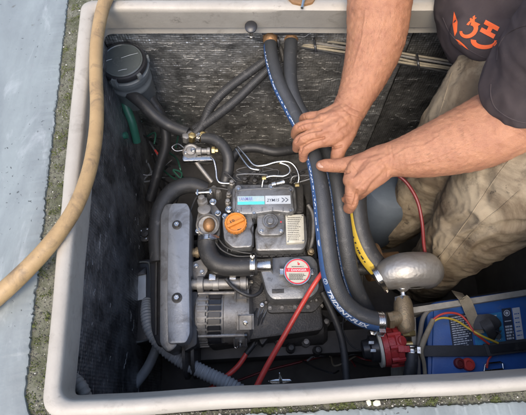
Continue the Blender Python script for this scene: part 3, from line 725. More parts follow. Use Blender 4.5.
ct = thing('control_box', W(140, 300, -0.5), 'dark control box with a pale blank label on the left of the engine', 'box')
obj('case', G().pxprism([(127, 262), (151, 258), (153, 340), (131, 346)], -0.40, 0.12, 0.004, 0.010), 'plastic_black', ct)
obj('rim', G().tube([(W(a, b, -0.398), 0.0022) for a, b in catmull([(128, 270), (132, 264), (146, 262), (150, 268), (151, 300), (150, 334), (146, 340), (133, 342), (129, 334), (128, 300), (128, 270)], 4)], 8), 'canister_grey', ct)
obj('label', G().pxprism([(134, 268), (146, 267), (146, 299), (135, 301)], -0.394, 0.004, 0.001, 0.002), 'label_silver', ct)
obj('clip', G().pxprism([(134, 268), (146, 267), (146, 274), (135, 276)], -0.389, 0.004, 0.001, 0.001), 'plastic_black', ct)
kn = thing('shutoff_knob', W(145, 235, -0.42), 'small dark ribbed knob above the control box', 'knob')
obj('wheel', G().lathe(W(145, 234, -0.40), (0, 0, 1), [(0.019, -0.012), (0.020, -0.002), (0.016, 0), (0.010, 0.0), (0.009, 0.005), (0.002, 0.006)], 24), 'engine_dark', kn)
for a in range(5):
    c = W(145, 234, -0.40) + Vector((math.cos(a*1.256), math.sin(a*1.256), 0))*0.014
    obj('screw', G().lathe(c, (0, 0, 1), [(0.0028, 0), (0.0028, 0.003), (0.001, 0.0035)], 8), 'steel', kn)

# ================================================================ THE ENGINE
E = thing('diesel_engine', W(250, 260, -0.50), 'grey two cylinder marine diesel with an orange filler cap in the middle of the bay', 'engine')
def part(name, g, m, parent=E, ang=38): return obj(name, g, m, parent, ang)
part('crankcase', G().pxprism([(196, 214), (312, 196), (324, 330), (206, 346)], -0.30, 0.22, 0.006, 0.012), 'engine_dark')
part('sump_flange', G().pxprism([(190, 240), (330, 235), (334, 322), (198, 340)], -0.40, 0.012, 0.002, 0.006), 'engine_dark')
# front: timing plate, belt case and big pulley
tp = part('timing_plate', G().pxprism([(168, 211), (172, 203), (187, 203), (190, 209), (189, 270), (190, 334), (186, 343), (168, 344), (167, 300)], -0.225, 0.06, 0.0025, 0.006), 'plate_silver')
for y in (225, 298):
    g = G(); p = W(177, y, -0.2248); g.lathe(p, (0, 0, 1), [(0.0105, -0.001), (0.0105, 0.001), (0.0088, 0.0014), (0.0085, 0.0006), (0.007, 0.0006)], 24); obj('washer', g, 'rubber', tp)
    bolt(tp, 177, y, -0.2238, 2.9, 'steel', 0.007, False)
part('front_casing', G().pxprism([(160, 215), (165, 203), (176, 203), (178, 346), (168, 354), (159, 344)], -0.234, 0.12, 0.005, 0.010), 'engine_grey')
part('belt_guard', G().pxprism([(149, 235), (156, 204), (166, 198), (169, 220), (168, 342), (158, 348), (150, 330)], -0.275, 0.10, 0.008, 0.02), 'plastic_black')
for k, x in enumerate((157, 162)):
    part('guard_rib', G().tube([(W(x, 222, -0.273), 0.003), (W(x-1, 290, -0.272), 0.003), (W(x-1, 335, -0.274), 0.003)], 10), 'engine_dark')
part('intake_hose', G().tube(px_path([(158, 262, -0.27, 8), (157, 232, -0.262, 8.4), (161, 208, -0.258, 8.4), (173, 191, -0.258, 8.4), (190, 185, -0.262, 8.2), (206, 190, -0.275, 8)], 8), 20), 'rubber')
bt = part('drive_belt', G().pxprism([(185, 292), (198, 291), (197, 345), (184, 352)], -0.262, 0.05, 0.003, 0.006), 'rubber')
part('crank_pulley', G().lathe(W(192, 352, -0.34), (1, 0.06, 0), [(0.018, -0.012), (0.055, -0.012), (0.055, -0.006), (0.046, 0), (0.055, 0.006), (0.055, 0.012), (0.018, 0.012)], 40), 'engine_dark')

# rocker cover with its decal
rc = part('rocker_cover', G().pxprism([(235, 192), (240, 188), (286, 186), (292, 189), (294, 208), (290, 213), (274, 211), (254, 214), (240, 214), (235, 208)], -0.205, 0.055, 0.004, 0.008), 'engine_grey')
obj('flange', G().pxprism([(232.5, 189), (238, 185), (288, 184), (295, 187), (297, 210), (292, 216), (275, 214), (254, 217), (239, 217), (232.5, 211)], -0.222, 0.010, 0.0015, 0.008), 'engine_grey', rc)
for (x, y) in ((238.5, 189.5), (271, 188), (290.5, 190.5), (238, 212), (254, 213.5), (290.5, 211)):
    obj('bolt_boss', G().lathe(W(x, y, -0.214), (0, 0, 1), [(0.0085, -0.012), (0.0080, 0.006), (0.0065, 0.008), (0.005, 0.008)], 20), 'engine_grey', rc)
    bolt(rc, x, y, -0.2065, 1.7, 'steel', 0.004, False)
ZD = -0.2046
aa = R(1.0)
dec = obj('decal', D().add(rect(0, 0, 1, 1), 14, 0, 25.5, 8.4).lay(on_px(264, 200, ZD, aa)), 'label_silver', rc)
obj('decal_fade', D().add(rect(0, 0, 1, 1), -13, 1.4, 27, 5.4).lay(on_px(264, 200, ZD, aa)), 'label_fade', rc)
obj('decal_band', D().add(rect(0, 0, 1, 1), -13, -2.85, 27, 3.0).lay(on_px(264, 200, ZD, aa)), 'label_teal', rc)
obj('lettering', D().add(glyphs('2YM15', 0.2, 0.008), 9, -0.3, 12.5, 3.0).add(glyphs('>>', 0, 0.0), 21, -0.2, 6.5, 5).lay(on_px(264, 200, ZD+0.0005, aa)), 'label_dark', rc)
M['faded_purple'] = mat('faded_purple', (0.20, 0.17, 0.42), 0.5, scale=150)
obj('lettering', D().add(glyphs('YANMAR', 0.15, 0.004), -18.5, 1.5, 14, 3.4).lay(on_px(264, 200, ZD+0.0005, aa)), 'faded_purple', rc)

# head cover with filler and the breather
hc = part('head_cover', G().pxprism([(222, 218), (230, 213), (251, 214), (254, 226), (252, 247), (233, 248), (224, 240)], -0.222, 0.05, 0.003, 0.008), 'engine_grey')
cap = part('filler_cap', G().lathe(W(236, 224.5, -0.219), (0, 0, 1), [(0.0225, 0), (0.0232, 0.003), (0.0232, 0.011), (0.0222, 0.013), (0.0195, 0.0132), (0.0185, 0.0100), (0.001, 0.0100)], 44), 'orange_cap')
capz = -0.219+0.0100
A0, A1 = W(227.5, 227.8, capz), W(244, 220.2, capz); mid = (A0+A1)/2; ang = math.atan2((A1-A0).y, (A1-A0).x)
obj('grip', G().box(mid + Vector((0, 0, 0.0042)), (A1-A0).length, 0.0060, 0.0088, Matrix.Rotation(ang, 3, 'Z'), 0.0014), 'orange_cap', cap)
obj('mark', D().add(disc(0, 0, 1.0, 16, 0.5), -3, 4, 1.4, 1.1).add(rect(0, 0, 1, 1), 3.4, -4.8, 4.2, 0.8, 0.3).add(rect(0, 0, 1, 1), 3.6, -6.2, 3, 0.6, 0.3).add(rect(0, 0, 1, 1), -5.4, 2.6, 0.8, 3, 0.5).lay(on_px(236, 224.5, capz+0.0006)), 'rubber', cap)
for k in range(22):
    a = k*2*math.pi/22; c = W(236, 224.5, -0.219) + Vector((math.cos(a), math.sin(a), 0))*0.0232 + Vector((0, 0, 0.006))
    obj('rib', G().box(c, 0.0016, 0.0022, 0.009, Matrix.Rotation(a, 3, 'Z'), 0.0004), 'orange_cap', cap)

bb = part('intake_manifold', G().pxprism([(254, 232), (258, 222), (262, 214), (286, 212), (306, 214), (308, 240), (304, 250), (256, 251)], -0.230, 0.06, 0.005, 0.008), 'engine_grey')
part('manifold_step', G().pxprism([(249, 250), (256, 246), (304, 244), (308, 256), (250, 258)], -0.262, 0.03, 0.004, 0.006), 'engine_dark')
bd = part('breather_cover', G().pxprism([(257, 212), (261, 209.5), (279, 209.5), (284, 212), (285, 231), (281, 235), (262, 235.5), (257, 232)], -0.219, 0.014, 0.0025, 0.006), 'engine_grey')
pb = W(270.3, 221.5, -0.219)
obj('diaphragm', G().lathe(pb, (0, 0, 1), [(0.0175, -0.002), (0.0175, 0.0035), (0.0160, 0.005), (0.0135, 0.005), (0.0125, 0.0025), (0.0085, 0.0025), (0.0078, 0.0055), (0.0068, 0.006), (0.0055, 0.0045), (0.001, 0.0045)], 40), 'engine_grey', bd)
for (x, y) in ((261, 213), (279.5, 213), (261.5, 231), (281, 231)): bolt(bd, x, y, -0.2188, 1.5, 'steel', 0.004)
obj('paint_dot', G().lathe(W(281, 222, -0.2188), (0, 0, 1), [(0.0018, -0.001), (0.0018, 0.0006), (0.001, 0.0008)], 12), 'red_label', bd)
pl = part('data_plate', G().pxprism([(285.5, 215), (303.5, 214), (304.5, 242), (286.5, 243.5)], -0.221, 0.012, 0.001, 0.001), 'label_beige')
obj('lettering', D().lines(-7.5, 7.5, 12, -12, 13, 0.55, 3, 7).lay(on_px(295, 228.7, -0.2206, R(1))), 'engine_dark', pl)
for (x, y) in ((287, 216.5), (302.3, 215.5), (288, 241.8), (303, 240.8)): bolt(pl, x, y, -0.2208, 0.8, 'steel', 0.002, False, 'rivet')

# coolant tank and its round lid
tk = part('coolant_tank', G().pxprism([(258, 264), (262, 258), (284, 256), (312, 255), (318, 262), (320, 290), (310, 299), (272, 300), (266, 292), (262, 276)], -0.235, 0.050, 0.006, 0.014), 'engine_grey')
obj('flange', G().pxprism([(262, 262), (320, 258), (325, 300), (314, 312), (268, 313)], -0.290, 0.010, 0.002, 0.008), 'engine_dark', tk)
for x in (270, 282, 295, 308): bolt(tk, x, 308-(x-270)*0.03, -0.2895, 1.6, 'cast_alloy', 0.005)
pcap = W(297.5, 271.5, -0.218)
cc = part('pressure_cap', G().lathe(pcap, (0, 0, 1), [(0.024, -0.018), (0.024, -0.008), (0.0285, -0.006), (0.0290, -0.001), (0.0280, 0), (0.0001, 0.0002)], 48), 'steel')
for a in (math.pi, 0.0):
    obj('ear', G().box(pcap + Vector((math.cos(a), math.sin(a)*1, 0))*0.031 + Vector((0, 0, -0.0035)), 0.010, 0.012, 0.004, Matrix.Rotation(a, 3, 'Z'), 0.0015), 'steel', cc)
zc = -0.2175
obj('sticker', D().add(disc(0, 0, 12.2)).lay(on_px(297.5, 271.5, zc)), 'label_beige', cc)
obj('sticker_ring', D().add(disc(0, 0, 12.6, 40, 11.4)).add(rect(0, 0, 1, 1), 0, 1.6, 22.4, 3.8).add(glyphs('!', 0, 0.06), 0.5, 8.2, 1.0, 3.2).add(rect(0, 0, 1, 1), 1.4, 7.4, 2.0, 1.6, 0.4).lay(on_px(297.5, 271.5, zc+0.0004)), 'red_label', cc)
obj('lettering', D().add(glyphs('DANGER', 0, 0.015), 1.4, 1.6, 15.5, 2.3).add(glyphs('!', 0, 0.02), -8.6, 1.6, 0.6, 2.3).lay(on_px(297.5, 271.5, zc+0.0008)), 'white_print', cc)
obj('lettering', D().lines(-6, 7.5, 5.6, 4.2, 1, 0.6, 9, 6).lines(-8.5, 8.5, -2, -8.6, 5, 0.65, 11, 8).lay(on_px(297.5, 271.5, zc+0.0008)), 'black_print', cc)

# elbow hose from thermostat to tank
ep = px_path([(207, 236, -0.235, 9), (207, 247, -0.24, 9.2), (211, 258, -0.24, 9.4), (220, 265, -0.24, 9.6), (234, 267, -0.24, 9.4), (249, 266.5, -0.24, 9.2), (257, 266, -0.24, 9)], 8)
eh = part('elbow_hose', G().tube(ep, 24), 'rubber')
clamp(eh, W(208, 240, -0.236), (0, 1, 0.02), rad(ep[0][0], 9.2), 0.010, side=(0.6, 0, 1))
clamp(eh, W(252.5, 266.3, -0.24), (1, 0, 0), rad(ep[-1][0], 9.2), 0.010, side=(0, 0.9, 0.6))
part('tank_pipe', G().lathe(W(256, 266, -0.24), (1, 0.02, 0), [(0.015, 0), (0.0165, 0.002), (0.015, 0.004), (0.015, 0.03), (0.02, 0.035)], 24), 'steel')

# thermostat housing
th = part('thermostat_housing', G().lathe(W(208, 226, -0.245), (0.05, -0.1, 1), [(0.020, -0.03), (0.024, -0.01), (0.026, 0.004), (0.0255, 0.010), (0.022, 0.012), (0.0205, 0.006), (0.014, 0.005), (0.001, 0.009)], 32), 'cast_alloy')
obj('dome', G().ball(W(209, 225, -0.236), 0.0135, 0.017, 0.012), 'copper_rust', th)
obj('neck', G().lathe(W(205, 214, -0.250), (0, 0.25, 1), [(0.018, -0.03), (0.015, 0.0), (0.013, 0.008), (0.0145, 0.012), (0.0145, 0.018), (0.010, 0.020)], 24), 'cast_alloy', th)
obj('bracket', G().pxprism([(196, 220), (200, 205), (214, 203), (221, 212), (220, 236), (213, 240), (198, 236)], -0.262, 0.02, 0.003, 0.006), 'cast_alloy', th)
for (x, y, r_) in ((198.5, 231, 2.3), (213, 202, 2.6), (218, 213.5, 2.4), (229, 209.5, 2.8), (225, 216.5, 2.3)): bolt(th, x, y, -0.243, r_, 'steel', 0.008)
sn = part('sender', G().lathe(W(203, 203, -0.240), (-0.1, 0.3, 1), [(0.010, -0.03), (0.010, 0.0), (0.0125, 0.001), (0.0125, 0.008), (0.008, 0.009), (0.008, 0.02), (0.003, 0.022)], 6), 'cast_alloy')
cl = W(203, 193, -0.232)
part('wing_clamp', G().tube([(W(196, 193, -0.230), 0.0035), (W(212, 192, -0.230), 0.0035)], 10).box(W(197.5, 193, -0.228), 0.004, 0.014, 0.008, bev=0.001).box(W(210.5, 192, -0.228), 0.005, 0.011, 0.008, bev=0.001), 'steel')
part('coupling_shaft', G().cone(W(188, 253, -0.275), W(206, 252, -0.275), 0.010, seg=18).cone(W(196, 252.5, -0.275), W(199, 252.4, -0.275), 0.0125, seg=18), 'brass')

# alternator, lying across
AX = Vector((1, 0.02, 0)).normalized()
zalt = -0.315; pa = W(226, 316, zalt); ra = rad(pa, 28)
al = part('alternator', G().lathe(pa, AX, [(0.012, -0.068), (ra*0.80, -0.066), (ra*0.97, -0.058), (ra, -0.050), (ra, -0.038), (ra*0.94, -0.036), (ra*0.93, -0.002), (ra*0.96, 0.0), (ra*0.97, 0.038), (ra*0.90, 0.052), (ra*0.7, 0.058), (0.012, 0.060)], 48), 'cast_alloy')
for k in range(10):              # cooling slots over the top of the shell
    a = R(-42 + k*12.5); dirn = Vector((0, -math.sin(a), math.cos(a)))
    rot = Matrix((AX, dirn.cross(AX)*-1, dirn)).transposed()
    obj('vent_slot', G().box(pa + dirn*ra*0.965 + AX*-0.019, 0.024, 0.0060, 0.006, rot, 0.0016), 'plastic_black', al)
    pass
for k in (0, 2):
    a = R(-40 + k*45); dirn = Vector((0, -math.sin(a), math.cos(a)))
    obj('through_bolt', G().cone(pa + dirn*ra*1.0 - AX*0.058, pa + dirn*ra*1.0 + AX*0.045, 0.0042, seg=12), 'cast_alloy', al)
    obj('bolt_head', G().lathe(pa + dirn*ra*1.0 + AX*0.043, AX, [(0.006, 0), (0.006, 0.005), (0.004, 0.006)], 6), 'steel', al)
for k in range(16):
    a = R(-80 + k*11.5); dirn = Vector((0, -math.sin(a), math.cos(a))); rot = Matrix((AX, dirn.cross(AX)*-1, dirn)).transposed()
    obj('cooling_fin', G().box(pa + dirn*ra*0.95 - AX*0.044, 0.020, 0.0030, 0.010, rot, 0.0008), 'cast_alloy', al)
for a_, dx_, sx_ in ((-30, 0.036, 0.022), (22, 0.045, 0.026), (62, 0.034, 0.020), (-62, 0.040, 0.024)):
    a = R(a_); dirn = Vector((0, -math.sin(a), math.cos(a))); rot = Matrix((AX, dirn.cross(AX)*-1, dirn)).transposed()
    obj('ear', G().box(pa + dirn*ra*1.0 + AX*dx_, sx_, 0.020, 0.014, rot, 0.004), 'cast_alloy', al)
    obj('terminal_nut', G().lathe(pa + dirn*(ra*1.0+0.006) + AX*dx_, dirn, [(0.005, 0), (0.005, 0.004), (0.0025, 0.005), (0.0025, 0.010)], 6), 'steel', al)
part('alternator_pulley', G().lathe(pa, AX, [(0.01, -0.085), (ra*0.62, -0.084), (ra*0.5, -0.079), (ra*0.62, -0.074), (0.01, -0.072)], 36), 'engine_dark')
pm = W(215, 284, -0.262)
mb = part('mount_arm', G().tube([(pm - AX*0.062, 0.011), (pm + AX*0.0, 0.0115), (pm + AX*0.07, 0.0115)], 24), 'cast_alloy')
for dx, r_, m_ in ((-0.070, 0.008, 'steel'), (-0.056, 0.018, 'engine_dark'), (-0.030, 0.017, 'cast_alloy'), (0.002, 0.0135, 'cast_alloy'), (0.060, 0.016, 'cast_alloy'), (0.074, 0.007, 'steel')):
    obj('lug' if r_ > 0.01 else 'nut', G().lathe(pm + AX*dx, AX, [(r_*0.7, -0.007), (r_, -0.006), (r_, 0.006), (r_*0.7, 0.007)], 6 if r_ < 0.01 else 28), m_, mb)
obj('stud', G().cone(pm - AX*0.088, pm - AX*0.07, 0.004, seg=12), 'steel', mb)
for dx in (-0.005, 0.038): obj('pad', G().box(pm + AX*dx + Vector((0, 0.012, 0.010)), 0.014, 0.013, 0.006, bev=0.0015), 'steel', mb)
part('alternator_lead', G().tube(px_path([(226, 279, -0.242, 1.8), (232, 286, -0.24, 1.9), (242, 293, -0.24, 2), (252, 296, -0.245, 2), (260, 292, -0.255, 2), (263, 284, -0.27, 2)], 6), 10), 'rubber')
part('rear_bracket', G().pxprism([(256, 296), (266, 300), (270, 336), (262, 346), (254, 330)], -0.315, 0.05, 0.003, 0.006), 'engine_dark')
part('solenoid', G().lathe(W(272, 330, -0.36), (1, 0.1, 0.1), [(0.01, -0.03), (0.022, -0.028), (0.022, 0.03), (0.012, 0.034)], 28), 'plate_silver')
part('starter_motor', G().lathe(W(300, 330, -0.40), (1, 0.05, 0), [(0.015, -0.05), (0.036, -0.045), (0.036, 0.05), (0.028, 0.06)], 32), 'engine_dark')
for i, (x, y, z) in enumerate(((271, 318, -0.31), (279, 316, -0.31), (303, 322, -0.33), (309, 324, -0.33), (316, 318, -0.32), (262, 305, -0.29), (287, 322, -0.33), (295, 316, -0.32), (321, 306, -0.31))):
    bolt(E, x, y, z, random.uniform(1.4, 2.6), 'steel' if i % 2 else 'cast_alloy', 0.009)
part('injector_bits', G().ball(W(309, 323, -0.325), 0.007, 0.009, 0.006), 'brass')
for k in range(7):
    x0, y0 = random.uniform(250, 262), random.uniform(312, 322)
    part('loom_wire', G().tube(px_path([(x0+6, y0-8, -0.30, 0.9), (x0+2, y0+2, -0.30, 0.9), (x0+random.uniform(-3, 5), y0+14, -0.31, 0.9), (258+random.uniform(-3, 3), 345, -0.335, 0.9)], 5), 8), 'rubber' if k % 3 else 'engine_grey')
part('earth_ring', G().tube([(W(236+4*math.cos(a)*0.45, 344+4*math.sin(a), -0.34), 0.0011) for a in [i*2*math.pi/18 for i in range(18)]]+[(W(237.8, 344, -0.34), 0.0011)], 8).tube(px_path([(236, 340, -0.34, 0.7), (237, 334, -0.34, 0.7), (240, 328, -0.35, 0.7)], 4), 8), 'steel')

# fuel lines
for nm, pts in (('a', [(238, 147, -0.20, 1.0), (246, 156, -0.195, 1.1), (254, 165, -0.195, 1.15), (264, 165.5, -0.19, 1.15), (277, 162, -0.185, 1.2), (289, 162, -0.185, 1.2), (296, 168, -0.19, 1.2), (299, 177, -0.195, 1.2), (297, 187, -0.205, 1.2)]),
                ('b', [(236, 149, -0.20, 1.0), (243, 160, -0.197, 1.1), (250, 168, -0.195, 1.15), (259, 170, -0.195, 1.15)]),
                ('c', [(280, 163, -0.187, 1.1), (288, 166, -0.187, 1.15), (290, 172, -0.19, 1.15), (284, 176, -0.193, 1.15), (272, 176, -0.196, 1.15), (264, 179, -0.20, 1.15), (262, 187, -0.21, 1.15)])):
    part('fuel_line', G().tube(px_path(pts, 6), 10), 'steel')
g = G(); 
for x, y in ((281, 162.5), (264, 178), (297, 185)): g.lathe(W(x, y, -0.19), (1, 0.1, 0), [(0.003, -0.005), (0.0045, -0.004), (0.0045, 0.004), (0.003, 0.005)], 6)
part('pipe_clip', g, 'gold_brass')
for k in range(5): part('cover_rib', G().box(W(241+k*10.5, 209.3, -0.2045), 0.0022, 0.009, 0.003, bev=0.0006), 'engine_grey')
part('cover_lip', G().tube([(W(a, b, -0.2042), 0.0011) for a, b in catmull([(238, 194), (241, 190), (286, 188), (290, 191), (291.5, 207)], 5)], 8), 'engine_grey')
for k in range(10): part('tank_seam_bolt', G().lathe(W(266+k*5.6, 302.5-k*0.25, -0.283), (0, 0, 1), [(0.0035, -0.006), (0.0035, 0.002), (0.0022, 0.003)], 6), 'cast_alloy')
part('tank_nameplate', G().pxprism([(272, 289), (284, 288.5), (284, 293), (272, 293.5)], -0.2345, 0.003, 0.0004, 0.001), 'engine_dark')
part('front_bracket', G().pxprism([(192, 262), (204, 258), (208, 270), (204, 278), (193, 280)], -0.275, 0.03, 0.002, 0.004), 'cast_alloy')
for (x, y) in ((196, 266), (202, 272)): bolt(E, x, y, -0.2745, 1.8, 'steel', 0.006)
for k, pts_ in enumerate(([(214, 240), (222, 250), (236, 256), (252, 256)], [(218, 238), (226, 247), (240, 252), (256, 254)], [(190, 212), (196, 198), (204, 190), (216, 188), (230, 190)])):
    part('loom_wire', G().tube(px_path([(a, b, -0.236-0.006*k, 0.9) for a, b in pts_], 6), 8), 'rubber')
nb = part('return_banjo', G().lathe(W(273, 184.5, -0.205), (1, 0.22, 0.05), [(0.004, -0.004), (0.0062, -0.003), (0.0062, 0.006), (0.0045, 0.008), (0.0045, 0.016), (0.0058, 0.018), (0.0058, 0.026), (0.003, 0.028)], 14), 'steel')
part('head_block', G().pxprism([(226, 176), (242, 168), (296, 172), (304, 186), (304, 214), (228, 214)], -0.245, 0.08, 0.005, 0.01), 'engine_dark')
for (x, y) in ((245, 181), (255, 183), (266, 184), (247, 176), (232, 184), (258, 176), (291, 182), (229, 196), (228, 203)):
    part('injector_nut', G().lathe(W(x, y, -0.236), (0, 0.1, 1), [(0.007, -0.012), (0.007, 0.004), (0.005, 0.006), (0.005, 0.012), (0.002, 0.013)], 6), random.choice(('cast_alloy', 'engine_dark')))

# pump / sender on the top left bracket
pu = thing('lift_pump', W(195, 160, -0.26), 'cast alloy pump on a bent steel bracket with brass fittings, above the engine left', 'pump')
obj('housing', G().lathe(W(191, 152, -0.225), (0.1, -0.2, 1), [(0.015, -0.02), (0.019, -0.01), (0.0195, 0.004), (0.016, 0.007), (0.012, 0.006), (0.010, 0.010), (0.004, 0.011)], 28), 'cast_alloy', pu)
obj('bracket', G().pxprism([(182, 158), (184, 151), (190, 156), (212, 155), (214, 160), (183, 161)], -0.222, 0.008, 0.001, 0.003), 'steel', pu)
obj('outlet', G().lathe(W(196, 151, -0.218), (1, 0.0, 0), [(0.006, 0), (0.009, 0.002), (0.009, 0.012), (0.0062, 0.014), (0.0062, 0.026), (0.0085, 0.027), (0.0085, 0.033), (0.006, 0.034)], 18), 'cast_alloy', pu)
obj('outlet_nut', G().lathe(W(212, 150.3, -0.218), (1, 0, 0), [(0.006, -0.001), (0.0088, 0), (0.0088, 0.007), (0.005, 0.008), (0.005, 0.014)], 6), 'gold_brass', pu)
for (x, y, m_) in ((192, 136.5, 'gold_brass'), (203, 135.5, 'gold_brass'), (186, 137, 'cast_alloy')):
    obj('fitting', G().lathe(W(x, y, -0.212), (0.2, 0.1, 1), [(0.008, -0.015), (0.008, -0.002), (0.0095, -0.001), (0.0095, 0.005), (0.006, 0.007), (0.003, 0.0072)], 6), m_, pu)
obj('union', G().lathe(W(187, 135, -0.222), (1, -0.1, 0), [(0.007, -0.012), (0.009, -0.01), (0.009, 0.0), (0.011, 0.002), (0.011, 0.03), (0.008, 0.034)], 20), 'cast_alloy', pu)
bolt(pu, 193, 150, -0.215, 1.9, 'steel', 0.005); bolt(pu, 186, 153, -0.219, 1.2, 'steel', 0.004)
clamp(pu, W(199.5, 138, -0.217), (1, -0.3, 0), 0.0105, 0.007, side=(0, 0, 1))
obj('steel_strut', G().tube(px_path([(211, 157.5, -0.224, 1.5), (214, 161, -0.224, 1.5), (216, 170, -0.23, 1.5), (217, 179, -0.235, 1.5), (221, 183, -0.237, 1.5), (234, 183.5, -0.24, 1.4)], 5), 10), 'steel', pu)
obj('dark_strut', G().tube(px_path([(196, 162, -0.235, 2.2), (203, 171, -0.245, 2.2), (212, 182, -0.26, 2.2)], 5), 10), 'cast_alloy', pu)
obj('bypass_hose', G().tube(px_path([(202, 138, -0.216, 5), (212, 139, -0.214, 5.6), (222, 145, -0.214, 5.8), (228, 156, -0.22, 5.8), (228, 170, -0.235, 5.8), (224, 186, -0.255, 5.6)], 7), 20), 'rubber', pu)
obj('spring_wire', G().tube(px_path([(184, 148, -0.21, 0.6), (178, 144, -0.21, 0.6), (172, 147, -0.215, 0.6), (176, 151, -0.22, 0.6), (184, 150, -0.22, 0.6)], 6), 8), 'steel', pu)

# gaskets, casting webs and looms that crowd the block
obj('gasket', G().pxprism([(231.5, 188.5), (237.5, 184.5), (288.5, 183.5), (296, 186.5), (298, 210.5), (292.5, 217), (275, 215), (254, 218), (238.5, 218), (231.5, 211.5)], -0.2318, 0.004, 0.0005, 0.008), 'rubber', rc)
part('cover_seam', G().tube([(W(a, b, -0.2215), 0.0016) for a, b in catmull([(253, 215), (254, 222), (251, 229), (253, 236), (253, 247)], 5)], 8), 'rubber')
for k in range(7): part('casting_web', G().box(W(262+k*7, 253.5, -0.262), 0.003, 0.014, 0.012, bev=0.0008), 'engine_dark')
for k in range(6): part('casting_rib', G().box(W(228+k*3.8, 250, -0.262), 0.0025, 0.012, 0.020, bev=0.0006), 'engine_grey')
part('oil_pipe', G().tube(px_path([(308, 205, -0.26, 2), (313, 215, -0.262, 2), (313, 235, -0.265, 2), (310, 250, -0.27, 2)], 5), 10), 'cast_alloy')
part('pressure_switch', G().lathe(W(311, 252, -0.255), (0, 0, 1), [(0.008, -0.02), (0.008, 0.0), (0.006, 0.001), (0.006, 0.010), (0.003, 0.012)], 6), 'brass')
part('heat_shroud', G().pxprism([(300, 185), (312, 182), (316, 200), (314, 250), (306, 252), (306, 200)], -0.275, 0.08, 0.003, 0.004), 'engine_dark')
rr = random.Random(12)
for k in range(9):
    x, y = rr.uniform(232, 296), rr.uniform(172, 184); 
    part('loom_wire', G().tube(px_path([(x, y, -0.225, 0.8), (x+rr.uniform(-12, 12), y-rr.uniform(4, 12), -0.215, 0.8), (x+rr.uniform(-26, 26), y-rr.uniform(2, 10), -0.225, 0.8), (x+rr.uniform(-36, 36), y+4, -0.25, 0.8)], 6), 8), rr.choice(('rubber', 'rubber', 'engine_dark', 'engine_grey')))
for k in range(6):
    x = 196 + k*4.5; part('idler_bolt' if k % 2 else 'pipe_stub', G().lathe(W(x, rr.uniform(186, 200), -0.262), (0.1, 0.2, 1), [(0.008, -0.02), (0.008, 0.003), (0.006, 0.006), (0.003, 0.007)], 6), rr.choice(('engine_dark', 'cast_alloy')))
for k, (x, y) in enumerate(((279, 340), (291, 348), (306, 342), (318, 334), (326, 322), (318, 350))):
    part('casting_boss', G().lathe(W(x, y, -0.38), (0, 0, 1), [(0.012, -0.04), (0.010, 0.0), (0.007, 0.003), (0.006, 0.010), (0.002, 0.011)], 12), 'engine_dark' if k % 2 else 'cast_alloy')
lm = thing('wiring_loom', W(150, 170, -0.45), 'tangle of thin dark wires in the gap left of the engine', 'wires')
for k in range(16):
    x, y = rr.uniform(104, 176), rr.uniform(112, 176)
    pts = [(x, y, rr.uniform(-0.5, -0.36), 0.9)]
    for q in range(4): pts.append((pts[-1][0]+rr.uniform(-16, 22), pts[-1][1]+rr.uniform(-8, 20), rr.uniform(-0.5, -0.36), 0.9))
    obj('wire', G().tube(px_path(pts, 6), 8), rr.choice(('rubber', 'rubber', 'engine_dark', 'grey_hose', 'green_hose')), lm)
lm = thing('wiring_loom', W(340, 350, -0.55), 'tangle of thin wires low down left of the red pump', 'wires')
for k in range(12):
    x, y = rr.uniform(285, 350), rr.uniform(325, 365)
    pts = [(x, y, rr.uniform(-0.5, -0.42), 0.9)]
    for q in range(3): pts.append((pts[-1][0]+rr.uniform(-4, 26), pts[-1][1]+rr.uniform(-12, 12), rr.uniform(-0.5, -0.42), 0.9))
    obj('wire', G().tube(px_path(pts, 6), 8), rr.choice(('rubber', 'rubber', 'grey_hose', 'dark_red', 'cable_beige')), lm)
hose('breather_hose', [(150, 98, -0.22, 5), (162, 118, -0.26, 5), (166, 142, -0.30, 5), (160, 165, -0.34, 5), (150, 200, -0.40, 5)], 'rubber', 'dark hose dropping into the shadow left of the cast pump')
hose('heater_hose', [(232, 160, -0.30, 4.5), (240, 150, -0.29, 4.5), (256, 148, -0.29, 4.5), (275, 152, -0.29, 4.5), (300, 150, -0.30, 4.5), (322, 158, -0.32, 4.5)], 'rubber', 'dark hose lying behind the steel fuel lines of the engine')
# gearbox end and shaft clutter right of the engine
gb = thing('gearbox', W(345, 280, -0.50), 'dark oily gearbox behind the two thick hoses', 'gearbox')
obj('case', G().pxprism([(318, 232), (352, 226), (366, 250), (364, 300), (322, 304)], -0.32, 0.18, 0.01, 0.02), 'engine_dark', gb)
obj('output_flange', G().lathe(W(374, 262, -0.36), (1, 0.1, 0), [(0.02, -0.02), (0.045, -0.018), (0.045, 0.01), (0.02, 0.012), (0.02, 0.06)], 32), 'copper_rust', gb)
obj('arm', G().cone(W(332, 272, -0.29), W(372, 268, -0.29), 0.013, seg=20), 'engine_dark', gb)
for (x, y) in ((330, 240), (344, 238), (356, 262), (354, 288), (332, 296)): bolt(gb, x, y, -0.3195, 2.2, 'cast_alloy', 0.008)
for nm, p, q in (('engine_bearer', (180, 236), (330, 226)), ('engine_bearer', (196, 352), (380, 342))):
    g = G(); a, b = W(*p, -0.46), W(*q, -0.46)
    g.box((a+b)/2, (b-a).length*1.2, 0.05, 0.12, Matrix.Rotation(math.atan2((b-a).y, (b-a).x), 3, 'Z'), 0.004)
    tag(obj(nm, g, 'bilge'), 'dark painted bearer under the %s side of the engine' % ('far' if p[1] < 300 else 'near'), 'engine bearer')

